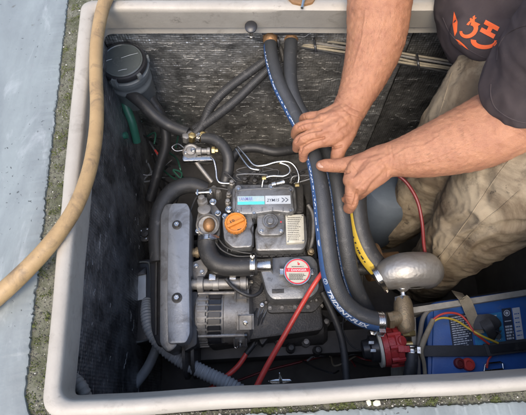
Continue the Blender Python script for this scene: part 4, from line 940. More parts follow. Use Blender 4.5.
# blue-grey drum beyond the hands
g = G(); p = W(392, 188, -0.30)
g.lathe(p, (0.1, 0.2, 1), [(0.06, -0.2), (0.066, -0.18), (0.068, -0.04), (0.066, -0.02), (0.058, -0.004), (0.04, 0.004), (0.001, 0.006)], 40)
tag(obj('waterlock', g, 'blue_grey'), 'blue grey rounded drum below the right hand, beside the trousers', 'drum')

# small white steel bracket at the near rim
k = thing('cup_hook', W(281, 380, -0.06), 'small bright steel hook plate just inside the near rim', 'hook')
obj('plate', G().pxprism([(268, 381), (276, 379), (290, 379), (292, 381), (284, 383.5), (272, 384)], -0.055, 0.003, 0.001, 0.001), 'steel', k)
obj('pin', G().tube([(W(281, 382, -0.054), 0.0028), (W(280, 376, -0.03), 0.0015), (W(279.5, 373, -0.02), 0.0006)], 8), 'steel', k)

# ================================================================ EXHAUST ELBOW, TEE, PUMP
ex = thing('exhaust_elbow', W(405, 290, -0.30), 'bulbous silver cast exhaust elbow in front of the trousers', 'exhaust elbow')
RISER = True
clamp(ex, W(378, 277, -0.226), (1, 0.45, 0.35), rad(W(378, 277, -0.226), 12.0), 0.010, side=(-0.3, -1, 0.5))
obj('boss', G().lathe(W(402.5, 286, -0.213), (0, -1, -0.25), [(0.010, -0.008), (0.0105, 0.0), (0.010, 0.006), (0.0085, 0.007)], 24), 'steel', ex)
g = G()
obj('seam', G().tube([(W(a, b, -0.25), 0.0016) for a, b in catmull([(398, 287), (410, 288.5), (424, 287.5), (435, 284), (440, 280)], 4)], 8), 'engine_dark', ex)
obj('nipple', G().lathe(W(402, 284, -0.222), (0.0, -1, -0.1), [(0.0065, 0), (0.0065, 0.022), (0.0095, 0.023), (0.0095, 0.032), (0.007, 0.034)], 18), 'steel', ex)

te = thing('tee_fitting', W(403, 315, -0.26), 'weathered brass tee joining the printed hose to the red pump', 'pipe fitting')
obj('body', G().tube(px_path([(402, 297, -0.228, 7), (403, 304, -0.228, 9), (404, 315, -0.228, 9.6), (406, 326, -0.23, 9), (408, 331, -0.232, 7.4)], 6), 24).tube(px_path([(404, 316, -0.228, 8), (394, 319, -0.225, 7.6), (387, 320.5, -0.222, 7)], 6), 24), 'brass', te)
obj('union_nut', G().lathe(W(402, 299, -0.228), (0, -1, 0), [(0.012, -0.004), (0.0165, -0.003), (0.0165, 0.005), (0.012, 0.006)], 6), 'steel', te)
obj('nut', G().lathe(W(390, 320, -0.223), (1, 0.1, 0), [(0.012, -0.006), (0.017, -0.005), (0.017, 0.004), (0.012, 0.005)], 6), 'brass', te)
obj('lower_nut', G().lathe(W(409, 334, -0.235), (0.05, -1, 0), [(0.010, -0.006), (0.0135, -0.005), (0.0135, 0.004), (0.010, 0.005)], 6), 'gold_brass', te)
obj('elbow_fitting', G().cone(W(400, 345, -0.24), W(412, 344, -0.24), 0.006, seg=14), 'gold_brass', te)

pr = thing('water_pump', W(388, 350, -0.32), 'red painted raw water pump beside the blue battery', 'pump')
pp = W(391, 346, -0.265); ax = Vector((1, 0.12, 0.12)).normalized()
obj('housing', G().lathe(pp, ax, [(0.02, -0.022), (0.037, -0.020), (0.0385, -0.010), (0.034, -0.008), (0.034, 0.004), (0.038, 0.006), (0.038, 0.016), (0.030, 0.020), (0.012, 0.022)], 36), 'red_paint', pr)
obj('gasket', G().lathe(pp, ax, [(0.03, -0.027), (0.0375, -0.027), (0.0375, -0.0215), (0.03, -0.0215)], 36), 'label_beige', pr)
obj('motor', G().lathe(pp, ax, [(0.012, -0.058), (0.018, -0.056), (0.020, -0.044), (0.026, -0.041), (0.028, -0.0275), (0.02, -0.0272)], 30), 'plastic_black', pr)
for k in range(5):
    a = R(-70+k*40); d_ = (Matrix.Rotation(a, 3, ax) @ (Vector((0, 0, 1)) - ax*ax.z)).normalized()
    obj('screw', G().lathe(pp + d_*0.036 + ax*0.004, ax, [(0.0045, -0.012), (0.0045, 0.012), (0.003, 0.014)], 6), 'red_paint', pr)
obj('lug', G().box(pp + Vector((0.012, -0.01, 0.036)), 0.022, 0.012, 0.012, bev=0.002), 'red_paint', pr)
obj('outlet', G().lathe(pp + Vector((0.01, 0.005, 0.032)), (0.6, 0.1, 1), [(0.010, -0.01), (0.010, 0.006), (0.008, 0.008)], 18), 'red_paint', pr)
obj('terminal', G().lathe(W(373, 332, -0.235), (0, 0, 1), [(0.007, -0.02), (0.007, 0.004), (0.003, 0.005)], 6), 'steel', pr)
for (a, b) in ((371, 343), (373, 351)): obj('badge', G().pxprism([(a-2, b-2), (a+3, b-2), (a+3, b+1), (a-2, b+1)], -0.232, 0.006, 0.0005, 0.0005), 'label_silver', pr)
ho = thing('pump_hose', W(411, 372, -0.3), 'short black hose with a bright clamp below the brass tee', 'hose')
hp = px_path([(411, 345, -0.238, 6), (411.5, 356, -0.24, 6.2), (411, 368, -0.245, 6.4), (408, 384, -0.26, 6.6)], 6)
obj('hose_wall', G().tube(hp, 20), 'rubber', ho)
clamp(ho, hp[3][0], hp[6][0]-hp[2][0], hp[3][1], 0.012, side=(1, 0, 0.5))

# ================================================================ BATTERY
ZBAT = -0.270
bx = thing('battery_tray', W(470, 320, -0.42), 'battery tray with a pale edge strip, right of the brass tee', 'tray')
def bar_px(a, b, wd, z, h):
    A, B = W(*a, z), W(*b, z); d_ = B-A
    return (A+B)/2 - Vector((0, 0, h/2)), d_.length, wd, h, Matrix.Rotation(math.atan2(d_.y, d_.x), 3, 'Z')
g = G(); c, l_, w_, h_, ro = bar_px((408, 311), (560, 287), 0.012, -0.255, 0.16); g.box(c, l_, w_, h_, ro, 0.002); obj('back_board', g, 'box_rim', bx)
g = G(); c, l_, w_, h_, ro = bar_px((413, 317), (416, 392), 0.010, -0.272, 0.15); g.box(c, l_, w_, h_, ro, 0.002); obj('side_board', g, 'box_rim', bx)
g = G(); g.pxprism([(405, 306), (560, 282), (575, 410), (412, 410)], -0.43, 0.01, 0.001, 0.002); obj('base', g, 'bilge', bx)
ba = thing('battery', W(480, 340, -0.42), 'blue battery with faded printed labels, strapped down at the lower right', 'battery')
bl = [(434, 304), (546, 288), (560, 384), (431, 396)]
obj('case', G().pxprism([(427, 308), (433, 302), (550, 286), (566, 386), (428, 400)], ZBAT-0.004, 0.14, 0.004, 0.02), 'battery_blue', ba)
obj('lid', G().pxprism(bl, ZBAT, 0.012, 0.003, 0.016, 6), 'battery_blue', ba)
def lab(name, cx, cy, sx, sy, m, lift=0.0004, rot=-8, extra=None, shape=None):
    return obj(name, (shape or D().add(rect(0, 0, 1, 1), 0, 0, sx, sy)).lay(on_px(cx, cy, ZBAT+lift, R(-rot))), m, ba)
rb = 8
def dlab(name, d_, cx, cy, m, lift): return obj(name, d_.lay(on_px(cx, cy, ZBAT+lift, R(rb))), m, ba)
dlab('label', D().add(rect(0, 0, 1, 1), 0, 0, 21, 34), 461, 331, 'label_dark', 0.0005)
dlab('lettering', D().lines(-9, 9.5, 15.5, -16, 14, 1.05, 21, 4), 461, 331, 'white_print', 0.0010)
dlab('label', D().add(rect(0, 0, 1, 1), 0, 0, 30, 30), 488.5, 329, 'label_cyan', 0.0005)
dlab('lettering', D().add(rect(0, 0, 1, 1), -1, 12.4, 22, 1.2).lines(2, 13, -5, -13, 4, 0.9, 24, 4), 488.5, 329, 'white_print', 0.0010)
dlab('label', D().add(rect(0, 0, 1, 1), 6, 7.8, 8, 6), 488.5, 329, 'label_dark', 0.0012)
dlab('mark', D().add(rect(0, 0, 1, 1), 6, 4.6, 7, 1.6), 488.5, 329, 'red_label', 0.0017)
dlab('label', D().add(rect(0, 0, 1, 1), 0, 0, 9.5, 34), 508.5, 325, 'label_dark', 0.0005)
dlab('lettering', D().add(disc(0, 0, 3.2, 20, 2.4), 0, 12).add(rect(0, 0, 1, 1), 0, 4, 6.5, 0.9).add(disc(0, 0, 1.6, 12), 0, 12).lines(-3.6, 3.6, 0, -15, 5, 1.9, 31, 2), 508.5, 325, 'white_print', 0.0010)
dlab('label', D().add(rect(0, 0, 1, 1), 0, 0, 7.5, 32), 518, 323.5, 'label_white', 0.0005)
dlab('lettering', D().lines(-2.6, 2.8, 12, -14, 6, 1.0, 41, 2), 518, 323.5, 'battery_blue', 0.0010)
# black hold-down strap
g = G()
for (a, b, wd) in (((419, 351), (488, 350.5), 0.021), ((486, 350), (560, 341), 0.024)):
    c, l_, w_, h_, ro = bar_px(a, b, wd, ZBAT+0.008 + (0.003 if a[0] > 480 else 0), 0.006); g.box(c, l_, w_, h_, ro, 0.001)
hs = tag(obj('hold_down_strap', g, 'strap_black'), 'flat black strap across the near part of the blue battery', 'strap')
g = G(); c, l_, w_, h_, ro = bar_px((490, 349.5), (560, 341.5), 0.015, ZBAT+0.0135, 0.004); g.box(c, l_, w_, h_, ro, 0.001)
obj('raised_panel', g, 'plastic_black', hs)
# tan webbing strap
def ribbon(path, wd, th=0.0016, side=None):
    g = G(); last = None; first = None
    for i, p in enumerate(path):
        a, b = path[max(i-1, 0)], path[min(i+1, len(path)-1)]; T = (b-a).normalized()
        S = (side - T*side.dot(T)).normalized() if side else T.cross(Vector((0, 0, 1))).normalized(); N = S.cross(T).normalized()
        rg = g.ring([p+S*wd/2+N*th/2, p-S*wd/2+N*th/2, p-S*wd/2-N*th/2, p+S*wd/2-N*th/2])
        if last: g.bridge(last, rg)
        else: first = rg
        last = rg
    g.face(first); g.face(last[::-1]); return g
def vpath(pts, n=6): return [Vector(q) for q in catmull([tuple(W(*p)) for p in pts], n)]
ws = thing('webbing_strap', W(472, 318, -0.27), 'frayed tan webbing strap hanging over the battery back edge', 'strap')
obj('strap_end', ribbon(vpath([(457, 292, -0.30), (461, 297, -0.25), (466, 302, -0.248), (471, 314, -0.258), (476, 326, -0.262), (479, 334, -0.264)]), 0.022, side=Vector((1, -0.25, 0))), 'strap_tan', ws)
obj('fold', ribbon(vpath([(473, 322, -0.262), (483, 322, -0.254), (492, 322, -0.252), (497, 329, -0.254), (494, 336, -0.262)]), 0.030, side=Vector((0.25, 1, 0))), 'strap_black', ws)
obj('fold', ribbon(vpath([(484, 320, -0.252), (489, 328, -0.244), (494, 337, -0.256), (499, 333, -0.262)]), 0.020, side=Vector((1, 0.9, 0.2))), 'strap_black', ws)
hose('battery_wire', [(431, 322, -0.255, 1.4), (438, 316, -0.25, 1.1), (447, 313, -0.247, 1.1), (458, 314, -0.247, 1.1), (466, 320, -0.247, 1.1), (474, 332, -0.247, 1.1), (481, 338, -0.25, 1.1), (489, 344, -0.256, 1.1)], 'red_cable', 'thin red wire curving over the top of the battery', 'wire')
hose('battery_wire', [(431, 323, -0.256, 1.4), (438, 319, -0.252, 1.1), (446, 318, -0.250, 1.1), (457, 321, -0.25, 1.1), (468, 328, -0.25, 1.1), (482, 336, -0.244, 1.1), (498, 343, -0.256, 1.1)], 'yellow_wire', 'thin yellow wire curving over the top of the battery', 'wire')
hose('cable_sleeve', [(433, 320, -0.255, 2.4), (428, 331, -0.25, 2.6), (423, 343, -0.25, 2.8), (421, 352, -0.252, 2.4), (424, 364, -0.26, 2.0), (426, 390, -0.27, 2)], 'strap_tan', 'pale cable sleeve with wires on the left edge of the battery', 'cable')
hose('cable_sleeve', [(452, 304, -0.262, 1.8), (436, 306, -0.262, 2.0), (424, 316, -0.262, 2.2), (420, 334, -0.262, 2.4), (418, 356, -0.264, 2.4), (419, 392, -0.27, 2.4)], 'old_hose', 'brown black cable round the left end of the battery', 'cable')
cpk = thing('terminal_cap', W(465, 366, ZBAT), 'pair of red plastic terminal caps on the near edge of the battery', 'terminal caps')
for x, y, r_ in ((458.5, 363.5, 5.2), (467.5, 364.5, 6.2)):
    p = W(x, y, ZBAT); q = rad(p, r_)
    obj('cap', G().lathe(p, (0, 0, 1), [(q, 0), (q, 0.006), (q*0.9, 0.008), (q*0.55, 0.0085), (q*0.5, 0.006), (q*0.1, 0.006)], 28), 'dark_red' if x < 460 else 'red_cable', cpk)
bk = thing('buckle', W(490, 367, ZBAT), 'bent steel buckle with a red lead at the near edge of the battery', 'buckle')
obj('frame', G().tube([(W(a, b, ZBAT+0.006), 0.0018) for a, b in [(484, 371), (485, 365), (487, 363.5), (500, 362), (502.5, 363.5), (503, 369), (484, 371)]], 8), 'steel', bk)
obj('lead', G().tube(px_path([(491, 356, ZBAT+0.006, 1), (488, 361, ZBAT+0.01, 1), (487, 368, ZBAT+0.006, 1)], 5), 8), 'red_cable', bk)

# ================================================================ THE PERSON
def capsule_mesh(chains, extra=None):
    """chains of (px,py,z,rpx) or world (Vector, r); overlapping balls and cones"""
    bm = bmesh.new()
    def ball(p, r, sc=None, rot=None):
        q = bmesh.ops.create_icosphere(bm, subdivisions=3, radius=r)
        for v in q['verts']: v.co = p + v.co
    for ch in chains:
        P = px_path(ch, 4)
        for i, (p, r) in enumerate(P):
            ball(p, r)
            if i:
                a, ra = P[i-1]; d = (p-a).length; k = int(d / (min(r, ra)*0.35))
                for j in range(1, k): ball(a.lerp(p, j/k), ra + (r-ra)*j/k)
    for (c, sx, sy, sz, ro) in (extra or []):
        q = bmesh.ops.create_icosphere(bm, subdivisions=3, radius=1)
        for v in q['verts']: v.co = c + (ro @ Vector((v.co.x*sx, v.co.y*sy, v.co.z*sz)) if ro else Vector((v.co.x*sx, v.co.y*sy, v.co.z*sz)))
    me = bpy.data.meshes.new('tmp'); bm.to_mesh(me); bm.free(); return me
def remeshed(me, voxel, smooth_it=6, fac=0.5):
    o = bpy.data.objects.new('tmp', me); COL.objects.link(o)
    md = o.modifiers.new('r', 'REMESH'); md.mode = 'VOXEL'; md.voxel_size = voxel
    ms = o.modifiers.new('s', 'SMOOTH'); ms.factor = fac; ms.iterations = smooth_it
    dg = bpy.context.evaluated_depsgraph_get(); ev = o.evaluated_get(dg)
    out = bpy.data.meshes.new_from_object(ev); bpy.data.objects.remove(o)
    for p in out.polygons: p.use_smooth = True
    return out
def displace(me, fn):
    me.update(); nn = [v.normal.copy() for v in me.vertices]
    for v, n_ in zip(me.vertices, nn): v.co = v.co + n_*fn(v.co, n_)
    me.update()

cm = remeshed(capsule_mesh([[(390, 274, -0.218, 15.5), (395, 272, -0.212, 16.5), (404, 270, -0.206, 17.5), (416, 269, -0.208, 17.5), (425, 269, -0.214, 17)],
    [(422, 269, -0.222, 17.5), (426, 271, -0.25, 17), (427, 273, -0.29, 15), (427, 276, -0.33, 13)], [(404, 274, -0.215, 13), (403, 281, -0.212, 9), (402.5, 286, -0.215, 6.2)]]), 0.0022, 3)
displace(cm, lambda p, n_: 0.0008*noise.noise(p*16) + 0.0001*noise.noise(p*130) + 0.0004*noise.noise(p*420))
finish_mesh('casting', cm, 'riser_silver', ex, 60)
P = thing('person', W(470, 200, -0.5), 'person in a dark t-shirt and stained trousers gripping the thick hoses with both hands', 'person')
# --- arms and hands (z is height; radii in photo pixels at that height)
left = [
    [(560, -170, 0.26, 56), (440, -120, 0.22, 44), (388, -60, 0.14, 36), (380, -5, 0.07, 33), (376, 38, 0.02, 29.5), (366, 72, -0.02, 23.5), (356, 96, -0.04, 18.5), (348, 112, -0.05, 17)],
    # back of the hand
    [(352, 104, -0.045, 13), (338, 112, -0.045, 10), (322, 117, -0.052, 7.5)],
    [(350, 110, -0.045, 13.5), (334, 120, -0.042, 11), (316, 126, -0.050, 8)],
    [(349, 116, -0.047, 13.5), (334, 128, -0.044, 11), (318, 134, -0.052, 8)],
    [(348, 122, -0.052, 12), (336, 134, -0.050, 10.5), (324, 140, -0.058, 7.6)],
    # fingers, each bent over the hose
    [(322, 117, -0.053, 6.8), (311, 117, -0.060, 5.3), (304.5, 118, -0.074, 4.8), (303, 121, -0.095, 4.3)],
    [(316, 125, -0.050, 7.4), (304, 126, -0.054, 5.8), (297.5, 129.5, -0.070, 5.5), (295.5, 135, -0.098, 4.8)],
    [(318, 134, -0.052, 7.4), (306, 137.5, -0.055, 5.9), (298.5, 142, -0.070, 5.6), (297, 148, -0.096, 4.8)],
    [(324, 140, -0.058, 7.0), (313, 144.5, -0.060, 5.6), (304.5, 150.5, -0.074, 5.3), (303, 158, -0.096, 4.6)],
    # thumb
    [(350, 122, -0.055, 11), (345, 136, -0.060, 9.5), (340, 147, -0.066, 8), (337, 158, -0.078, 6.6), (335, 166, -0.090, 5.8)],
]
right = [
    [(590, 20, 0.24, 42), (556, 78, 0.14, 38), (520, 112, 0.06, 38), (482, 133, 0.02, 36), (446, 146, 0.0, 30), (418, 154, -0.015, 24), (398, 158, -0.028, 19), (386, 161, -0.035, 17)],
    # back of the hand
    [(386, 156, -0.035, 13), (372, 160, -0.036, 12), (358, 168, -0.045, 10.5), (351, 180, -0.055, 8.5)],
    [(386, 162, -0.036, 14), (374, 168, -0.036, 13.5), (364, 177, -0.045, 11.5), (357, 187, -0.058, 9)],
    [(386, 166, -0.040, 12), (378, 173, -0.042, 12), (370, 181, -0.052, 10), (364, 188, -0.068, 8)],
    # thumb, along the hoses
    [(374, 160, -0.040, 12), (360, 163, -0.048, 10), (347, 165, -0.058, 8), (335, 165.5, -0.066, 7.0), (326, 165.5, -0.070, 6.6), (321.5, 165.5, -0.074, 5.6)],
    # fingers folding down round the plain hose
    [(353, 180, -0.056, 8.0), (352, 192, -0.066, 7.4), (352, 202, -0.082, 6.6), (349, 208, -0.105, 6.0)],
    [(357, 186, -0.062, 8.0), (354, 195, -0.085, 7), (350, 199, -0.115, 6.4), (340, 198, -0.135, 5.6)],
    [(364, 187, -0.070, 7.4), (360, 193, -0.100, 6.8), (353, 194, -0.130, 6.2), (339, 189, -0.145, 5.6)],
    [(369, 184, -0.075, 6.8), (365, 188, -0.105, 6.2), (355, 187, -0.135, 5.6), (340, 181, -0.15, 5.2)],
]
hd = W(640, -190, 0.30)
body_core = [
    [(600, 40, 0.06, 60), (640, -40, 0.18, 75), (640, -120, 0.26, 60), (640, -160, 0.28, 34)],
    [(640, -110, 0.24, 44), (600, -160, 0.26, 50), (560, -170, 0.26, 52)],
    [(640, -60, 0.22, 54), (615, 0, 0.24, 50), (590, 20, 0.24, 42)],
]
extra = [(hd, 0.078, 0.10, 0.095, None), (hd + Vector((-0.03, 0.07, -0.05)), 0.045, 0.05, 0.05, None), (hd + Vector((-0.02, 0.125, -0.01)), 0.012, 0.02, 0.018, None),
         (hd + Vector((0.08, 0.0, -0.01)), 0.01, 0.018, 0.03, None), (hd + Vector((-0.08, 0.0, -0.01)), 0.01, 0.018, 0.03, None)]
me = remeshed(capsule_mesh(left + right + body_core, extra), 0.0015, 4, 0.5)
# veins, tendons and creases
def seg_d(p, a, b):
    ab = b-a; t = max(0, min(1, (p-a).dot(ab)/ab.length_squared)); return (p-(a+ab*t)).length, t
tend = [(W(352, 108, -0.03), W(322, 117, -0.04)), (W(350, 112, -0.03), W(316, 126, -0.04)), (W(349, 117, -0.03), W(318, 135, -0.04)),
        (W(384, 158, -0.02), W(353, 181, -0.045)), (W(384, 163, -0.02), W(358, 188, -0.05)), (W(382, 168, -0.025), W(366, 188, -0.058))]
vein = [[W(345, 108, -0.03), W(336, 118, -0.03), W(331, 126, -0.03), W(322, 130, -0.035)], [W(352, 100, -0.02), W(345, 118, -0.03), W(340, 130, -0.04)],
        [W(380, 152, -0.015), W(370, 164, -0.02), W(362, 172, -0.03)], [W(430, 134, 0.03), W(410, 146, 0.01), W(392, 154, 0.0), W(376, 166, -0.02)], [W(378, 30, 0.06), W(366, 60, 0.01), W(352, 86, -0.01)]]
knk = [(322, 117, -0.045), (316, 125.5, -0.042), (318, 134.5, -0.044), (324, 141, -0.05), (351, 181, -0.045), (357, 187, -0.05), (364, 188, -0.06)]
pips = [(306, 118.5, -0.062), (299, 128, -0.058), (300, 140, -0.060), (305, 147, -0.064), (348.3, 193, -0.065), (333, 165, -0.056)]
knk = [W(*k) for k in knk]; pips = [W(*k) for k in pips]
wr = [(W(341, 96, -0.02), W(352, 122, -0.03)), (W(326, 131, -0.03), W(341, 140, -0.04)), (W(345, 160, -0.05), W(352, 172, -0.045)), (W(384, 148, -0.02), W(384, 176, -0.03)), (W(337, 100, -0.03), W(361, 118, -0.03)), (W(339, 97, -0.03), W(364, 114, -0.03)), (W(391, 146, -0.02), W(391, 175, -0.02))]
def flat(p):
    d = p - CAMP; k = d.dot(CW); return Vector((263 + FPX*d.x/k, 207.5 - FPX*d.dot(UPV)/k, 0))
def F(*q): return [Vector((a, b, 0)) for a, b in q]
tend2 = [F((350, 106), (322, 117)), F((350, 110), (316, 125.5)), F((349, 116), (318, 134.5)), F((347, 122), (324, 141)), F((386, 157), (352, 180)), F((386, 162), (357, 187)), F((384, 167), (364, 188)), F((384, 155), (352, 163))]
vein2 = [F((354, 100), (346, 112), (339, 120), (334, 130), (324, 132)), F((346, 112), (334, 113), (326, 120)), F((392, 154), (380, 160), (372, 172), (362, 176)), F((380, 160), (370, 163), (362, 172)),
         F((440, 136), (424, 146), (408, 148), (394, 156)), F((476, 140), (452, 150), (430, 160), (408, 164)), F((384, 20), (374, 46), (368, 66), (356, 92)), F((366, 10), (362, 40), (354, 66))]
groove2 = [F((322, 121), (310, 121.5), (301, 124), (297, 127)), F((321, 130), (308, 131.5), (299, 136), (296, 142)), F((324, 138), (312, 140.5), (302, 146), (300, 153)), F((342, 146), (334, 148), (330, 147)),
           F((357, 190), (356, 198), (353, 206)), F((349, 172), (346, 173), (341, 173)), F((344, 187), (342, 196))]
crease2 = [F((336, 100), (346, 112), (361, 118)), F((338, 96), (349, 107), (364, 113)), F((391, 145), (393, 160), (391, 176)), F((387, 146), (389, 160), (387, 176)), F((343, 159), (347, 165), (346, 171)), F((329, 160), (331, 165), (330, 171)), F((331.5, 160), (333.5, 165), (332.5, 171)), F((352, 166), (357, 172), (354, 178)),
           F((304, 114), (306, 119)), F((299, 124), (302, 130)), F((301.5, 123.5), (304.5, 129.5)), F((300, 134), (304, 141)), F((302.5, 133.5), (306.5, 140.5)), F((304, 144), (308, 151)), F((344, 193), (352, 195)), F((344, 195.5), (352, 197.5)), F((341, 202), (350, 205))]
knk2 = F((321, 116), (316, 124.5), (317.5, 133.5), (323, 141), (351.5, 180), (357, 187.5), (364, 189)); pip2 = F((306, 117.5), (300, 126.5), (301, 138), (306, 147.5), (348, 194), (332, 165))
def line_d(f, L_):
    best = 1e9
    for a, b in zip(L_, L_[1:]):
        ab = b-a; t = max(0, min(1, (f-a).dot(ab)/ab.length_squared)); best = min(best, (f-(a+ab*t)).length)
    return best
def skin_d(p, n_):
    d = 0.0007*noise.noise(p*60) + 0.0004*noise.noise(p*140)
    if p.z > 0.14 or p.y > 0.74 or n_.dot((CAMP-p).normalized()) < 0.1: return d
    f = flat(p)
    if not (285 < f.x < 500): return d
    k = f.x < 395 and f.y > 90
    for vv in vein2:
        q = line_d(f, vv)
        if q < 4: d += 0.0010*math.exp(-(q/1.15)**2)
    if k:
        for L_ in tend2:
            q = line_d(f, L_)
            if q < 6: d += 0.0016*math.exp(-(q/1.9)**2)
        for L_ in groove2:
            q = line_d(f, L_)
            if q < 4: d -= 0.0040*math.exp(-(q/1.0)**2)
        for L_ in crease2:
            q = line_d(f, L_)
            if q < 3: d -= 0.0012*math.exp(-(q/0.55)**2)
        for c_ in knk2: d += 0.0026*math.exp(-((f-c_).length/3.8)**2)
        for c_ in pip2: d += 0.0014*math.exp(-((f-c_).length/3.2)**2)
    return d
displace(me, skin_d)
# thumb nails
bmn = bmesh.new(); bmn.from_mesh(me)
def nail(c, ax_, up, sx, sy, sz):
    ax_ = ax_.normalized(); up = (up - ax_*up.dot(ax_)).normalized(); s_ = up.cross(ax_)
    q = bmesh.ops.create_uvsphere(bmn, u_segments=16, v_segments=10, radius=1)
    for v in q['verts']: v.co = c + ax_*v.co.x*sx + s_*v.co.y*sy + up*v.co.z*sz
    for f in {f for v in q['verts'] for f in v.link_faces}: f.material_index = 1; f.smooth = True
tt = W(321.5, 165.2, -0.0665); nail(tt + Vector((0, 0, 0.0016)), W(317, 165, -0.068)-W(326, 165.5, -0.062), Vector((-0.35, 0, 1)), 0.0088, 0.0068, 0.0022)
bmn.to_mesh(me); bmn.free()
body = finish_mesh('body', me, ['skin', 'nail'], P, 180)
body.name = 'body'

def wrinkle(p, amp, sc, st):
    v = Vector((p.x*st[0], p.y*st[1], p.z*st[2]))
    w_ = v*sc + Vector((noise.noise(v*sc*0.4), noise.noise(v*sc*0.4+Vector((7, 0, 0))), 0))*2.2
    return amp*(1-abs(noise.noise(w_))*2.4)
# --- t-shirt
sh = remeshed(capsule_mesh([
    [(506, 12, 0.050, 62), (575, -40, 0.09, 80), (660, -80, 0.16, 95)],
    [(500, 38, 0.065, 24), (530, 36, 0.06, 40), (600, 20, 0.08, 60)],
    [(476, 6, 0.045, 37), (500, -40, 0.08, 50), (560, -90, 0.14, 60)],
    [(470, 31, 0.06, 17), (486, 42, 0.065, 17), (505, 40, 0.065, 24)],
    [(533, 82, 0.115, 44), (548, 62, 0.15, 50), (592, 15, 0.23, 60), (630, -20, 0.25, 70)],
    [(640, -60, 0.22, 95), (620, -120, 0.25, 78), (560, -165, 0.265, 64), (510, -150, 0.25, 56)]]), 0.0032, 8)
def shirt_d(p, n_):
    return wrinkle(p, 0.0055, 9, (1.0, 0.5, 1)) + wrinkle(p, 0.0022, 24, (1, 0.6, 1)) + 0.003*noise.noise(p*10)
displace(sh, shirt_d)
ts = finish_mesh('t_shirt', sh, 'shirt', P, 180)
# --- trousers
tr = remeshed(capsule_mesh([
    [(500, 75, 0.00, 44), (478, 110, -0.06, 44), (455, 150, -0.15, 42), (432, 185, -0.26, 32), (410, 210, -0.36, 25), (392, 224, -0.46, 21), (383, 229, -0.59, 20)],
    [(560, 90, 0.0, 62), (536, 150, -0.03, 58), (505, 192, -0.10, 52), (475, 222, -0.20, 42), (450, 250, -0.30, 30), (434, 268, -0.42, 25), (424, 280, -0.59, 23)],
    [(520, 60, 0.02, 48), (580, 70, 0.02, 70)]]), 0.0034, 6)
def tr_d(p, n_):
    u = p.x*0.62 + p.y*0.78; v = -p.x*0.78 + p.y*0.62          # folds run down the leg
    f = Vector((u*5, v*16, p.z*7)); f = f + Vector((noise.noise(p*9), noise.noise(p*9+Vector((3, 1, 8))), 0))*1.3
    d = 0.010*(0.35-abs(noise.noise(f))*1.5) + 0.0038*(0.3-abs(noise.noise(Vector((f.x*1.3, f.y*2.6, f.z*1.5))+Vector((5, 5, 5))))*1.8) + wrinkle(p, 0.0008, 34, (1, 1.1, 1.4)) + 0.0006*noise.noise(p*120)
    return d
displace(tr, tr_d)
to = finish_mesh('trousers', tr, 'trousers', P, 180)
g = G()
for (x, y, z) in ((384, 228, -0.60), (426, 279, -0.60)):
    p = W(x, y, z); g.ball(p + Vector((-0.03, -0.01, -0.005)), 0.085, 0.045, 0.035)
obj('boots', g, 'rubber', P)
obj('hair', G().ball(hd + Vector((0.01, -0.035, 0.02)), 0.086, 0.095, 0.098), 'hair', P)

bsh = BVHTree.FromPolygons([v.co + ROOTS[P.name] for v in sh.vertices], [tuple(p.vertices) for p in sh.polygons])
for pts_ in ([(491, 84), (491, 96), (495, 107), (505, 115.5), (517, 121), (532, 124)], [(497, 60), (499, 46), (507, 34), (520, 27), (534, 24)], [(443, 18), (450, 33), (462, 45), (476, 54), (486, 58)]):
    q = []
    for a_, b_ in catmull(pts_, 12):
        h = bsh.ray_cast(CAMP, ray(a_, b_).normalized())
        if h[0] is not None and (not q or (h[0]-q[-1][0]).length < 0.02): q.append((h[0] + h[1]*0.0001, 0.0009))
    if len(q) > 3: obj('stitched_hem', G().tube(q, 8), 'shirt', ts)
# print on the shirt, laid on the cloth
dg = bpy.context.evaluated_depsgraph_get()
bv = BVHTree.FromPolygons([v.co + ROOTS[P.name] for v in sh.vertices], [tuple(p.vertices) for p in sh.polygons])
def on_cloth(px, py, ang=0, k=1.0):
    c, q = math.cos(ang), math.sin(ang)
    def fn(x, y):
        d_ = ray(px + k*(x*c - y*q), py - k*(x*q + y*c)).normalized(); h = bv.ray_cast(CAMP, d_)
        if h[0] is None: return CAMP + d_*0.6
        return h[0] - d_*0.0012
    return fn
bt_ = BVHTree.FromPolygons([v.co + ROOTS[P.name] for v in tr.vertices], [tuple(p.vertices) for p in tr.polygons])
for pts_ in ([(518, 150), (500, 172), (482, 198), (466, 222), (448, 246), (430, 268)], [(520, 190), (500, 208), (480, 224), (462, 244), (446, 264)], [(452, 72), (444, 100), (436, 124)]):
    q = []
    for a_, b_ in catmull(pts_, 14):
        h = bt_.ray_cast(CAMP, ray(a_, b_).normalized())
        if h[0] is not None: q.append((h[0] + h[1]*0.0002, 0.0011))
    obj('seam', G().tube(q, 8), 'trousers', to)
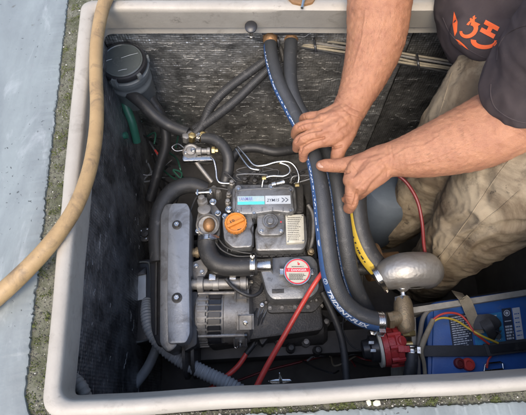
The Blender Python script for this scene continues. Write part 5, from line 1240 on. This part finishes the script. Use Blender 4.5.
# downy hair on both forearms
gh = G(); rr = random.Random(77)
vs_ = [v for v in me.vertices if v.normal.z > -0.1]
bo = ROOTS[P.name]
arms = [(W(376, 20, 0.04), W(352, 104, -0.04)), (W(470, 136, 0.02), W(392, 158, -0.03))]
cnt = 0
while cnt < 1500:
    v = rr.choice(vs_); p = v.co + bo
    q, t = min((seg_d(p, *a_) for a_ in arms), key=lambda k_: k_[0])
    if q > 0.07 or p.z > 0.16 or not (0 < t < 0.97): continue
    a_ = min(arms, key=lambda a_: seg_d(p, *a_)[0]); dn = (a_[1]-a_[0]).normalized()
    d_ = (dn + Vector((rr.uniform(-.5, .5), rr.uniform(-.5, .5), rr.uniform(-.3, .3)))); d_ = (d_ - v.normal*d_.dot(v.normal)).normalized()
    ln = rr.uniform(0.004, 0.010); s_ = v.normal.cross(d_)*0.00009
    p1 = p + d_*ln*0.5 + v.normal*ln*0.22; p2_ = p + d_*ln + v.normal*ln*0.25
    r1 = gh.ring([p - v.normal*0.0003 - s_, p - v.normal*0.0003 + s_, p1 + s_*0.8, p1 - s_*0.8]); gh.face(r1)
    r2 = gh.ring([p1 - s_*0.8, p1 + s_*0.8, p2_]); gh.face(r2); cnt += 1
obj('arm_hair', gh, 'arm_hair', P)
def arc(cx, cy, rx, ry, a0, a1, w0, w1, n=16):
    vs, fs = [], []
    for k in range(n+1):
        a = R(a0+(a1-a0)*k/n); w_ = w0+(w1-w0)*k/n
        for s_ in (-1, 1): vs.append(Vector((cx+(rx+s_*w_/2)*math.cos(a), cy+(ry+s_*w_/2)*math.sin(a), 0)))
        if k: fs.append((2*k-2, 2*k-1, 2*k+1, 2*k))
    return vs, fs
dl = D()
dl.add(split(arc(0, 0, 6.5, 5.0, 150, 400, 2.2, 4.2)), -4.5, -0.5, rot=R(35))            # C, upper
dl.add(split(glyphs('K', 0.2, 0.06)), 0.6, 5.8, 6.5, 8.5, R(35))
dl.add(split(arc(0, 0, 9.0, 5.0, 170, 365, 4.4, 2.2)), 8.5, -12.5+3)                       # C, lower
dl.add(split(glyphs('H', 0, 0.08), 3), 12.5, -0.2, 10.5, 12.5, R(62))
dl.add(split(([Vector((-16, 14, 0)), Vector((-17.2, 4, 0)), Vector((-15.5, -6, 0)), Vector((-13.6, -2, 0)), Vector((-13.2, 6, 0))], [(0, 1, 2, 3, 4)]), 3))
dl.add(split(([Vector((-15, -8, 0)), Vector((-12, -12, 0)), Vector((-4, -17, 0)), Vector((-8, -12.5, 0)), Vector((-12, -9, 0))], [(0, 1, 2, 3, 4)]), 3))
dl.add(split(arc(0, 0, 12, 8, 100, 150, 0.6, 2.0, 8)), 6, 2, rot=R(15))
obj('shirt_print', dl.lay(on_cloth(474, 29, 0, 1.25)), 'orange_print', P)
bv2 = bv
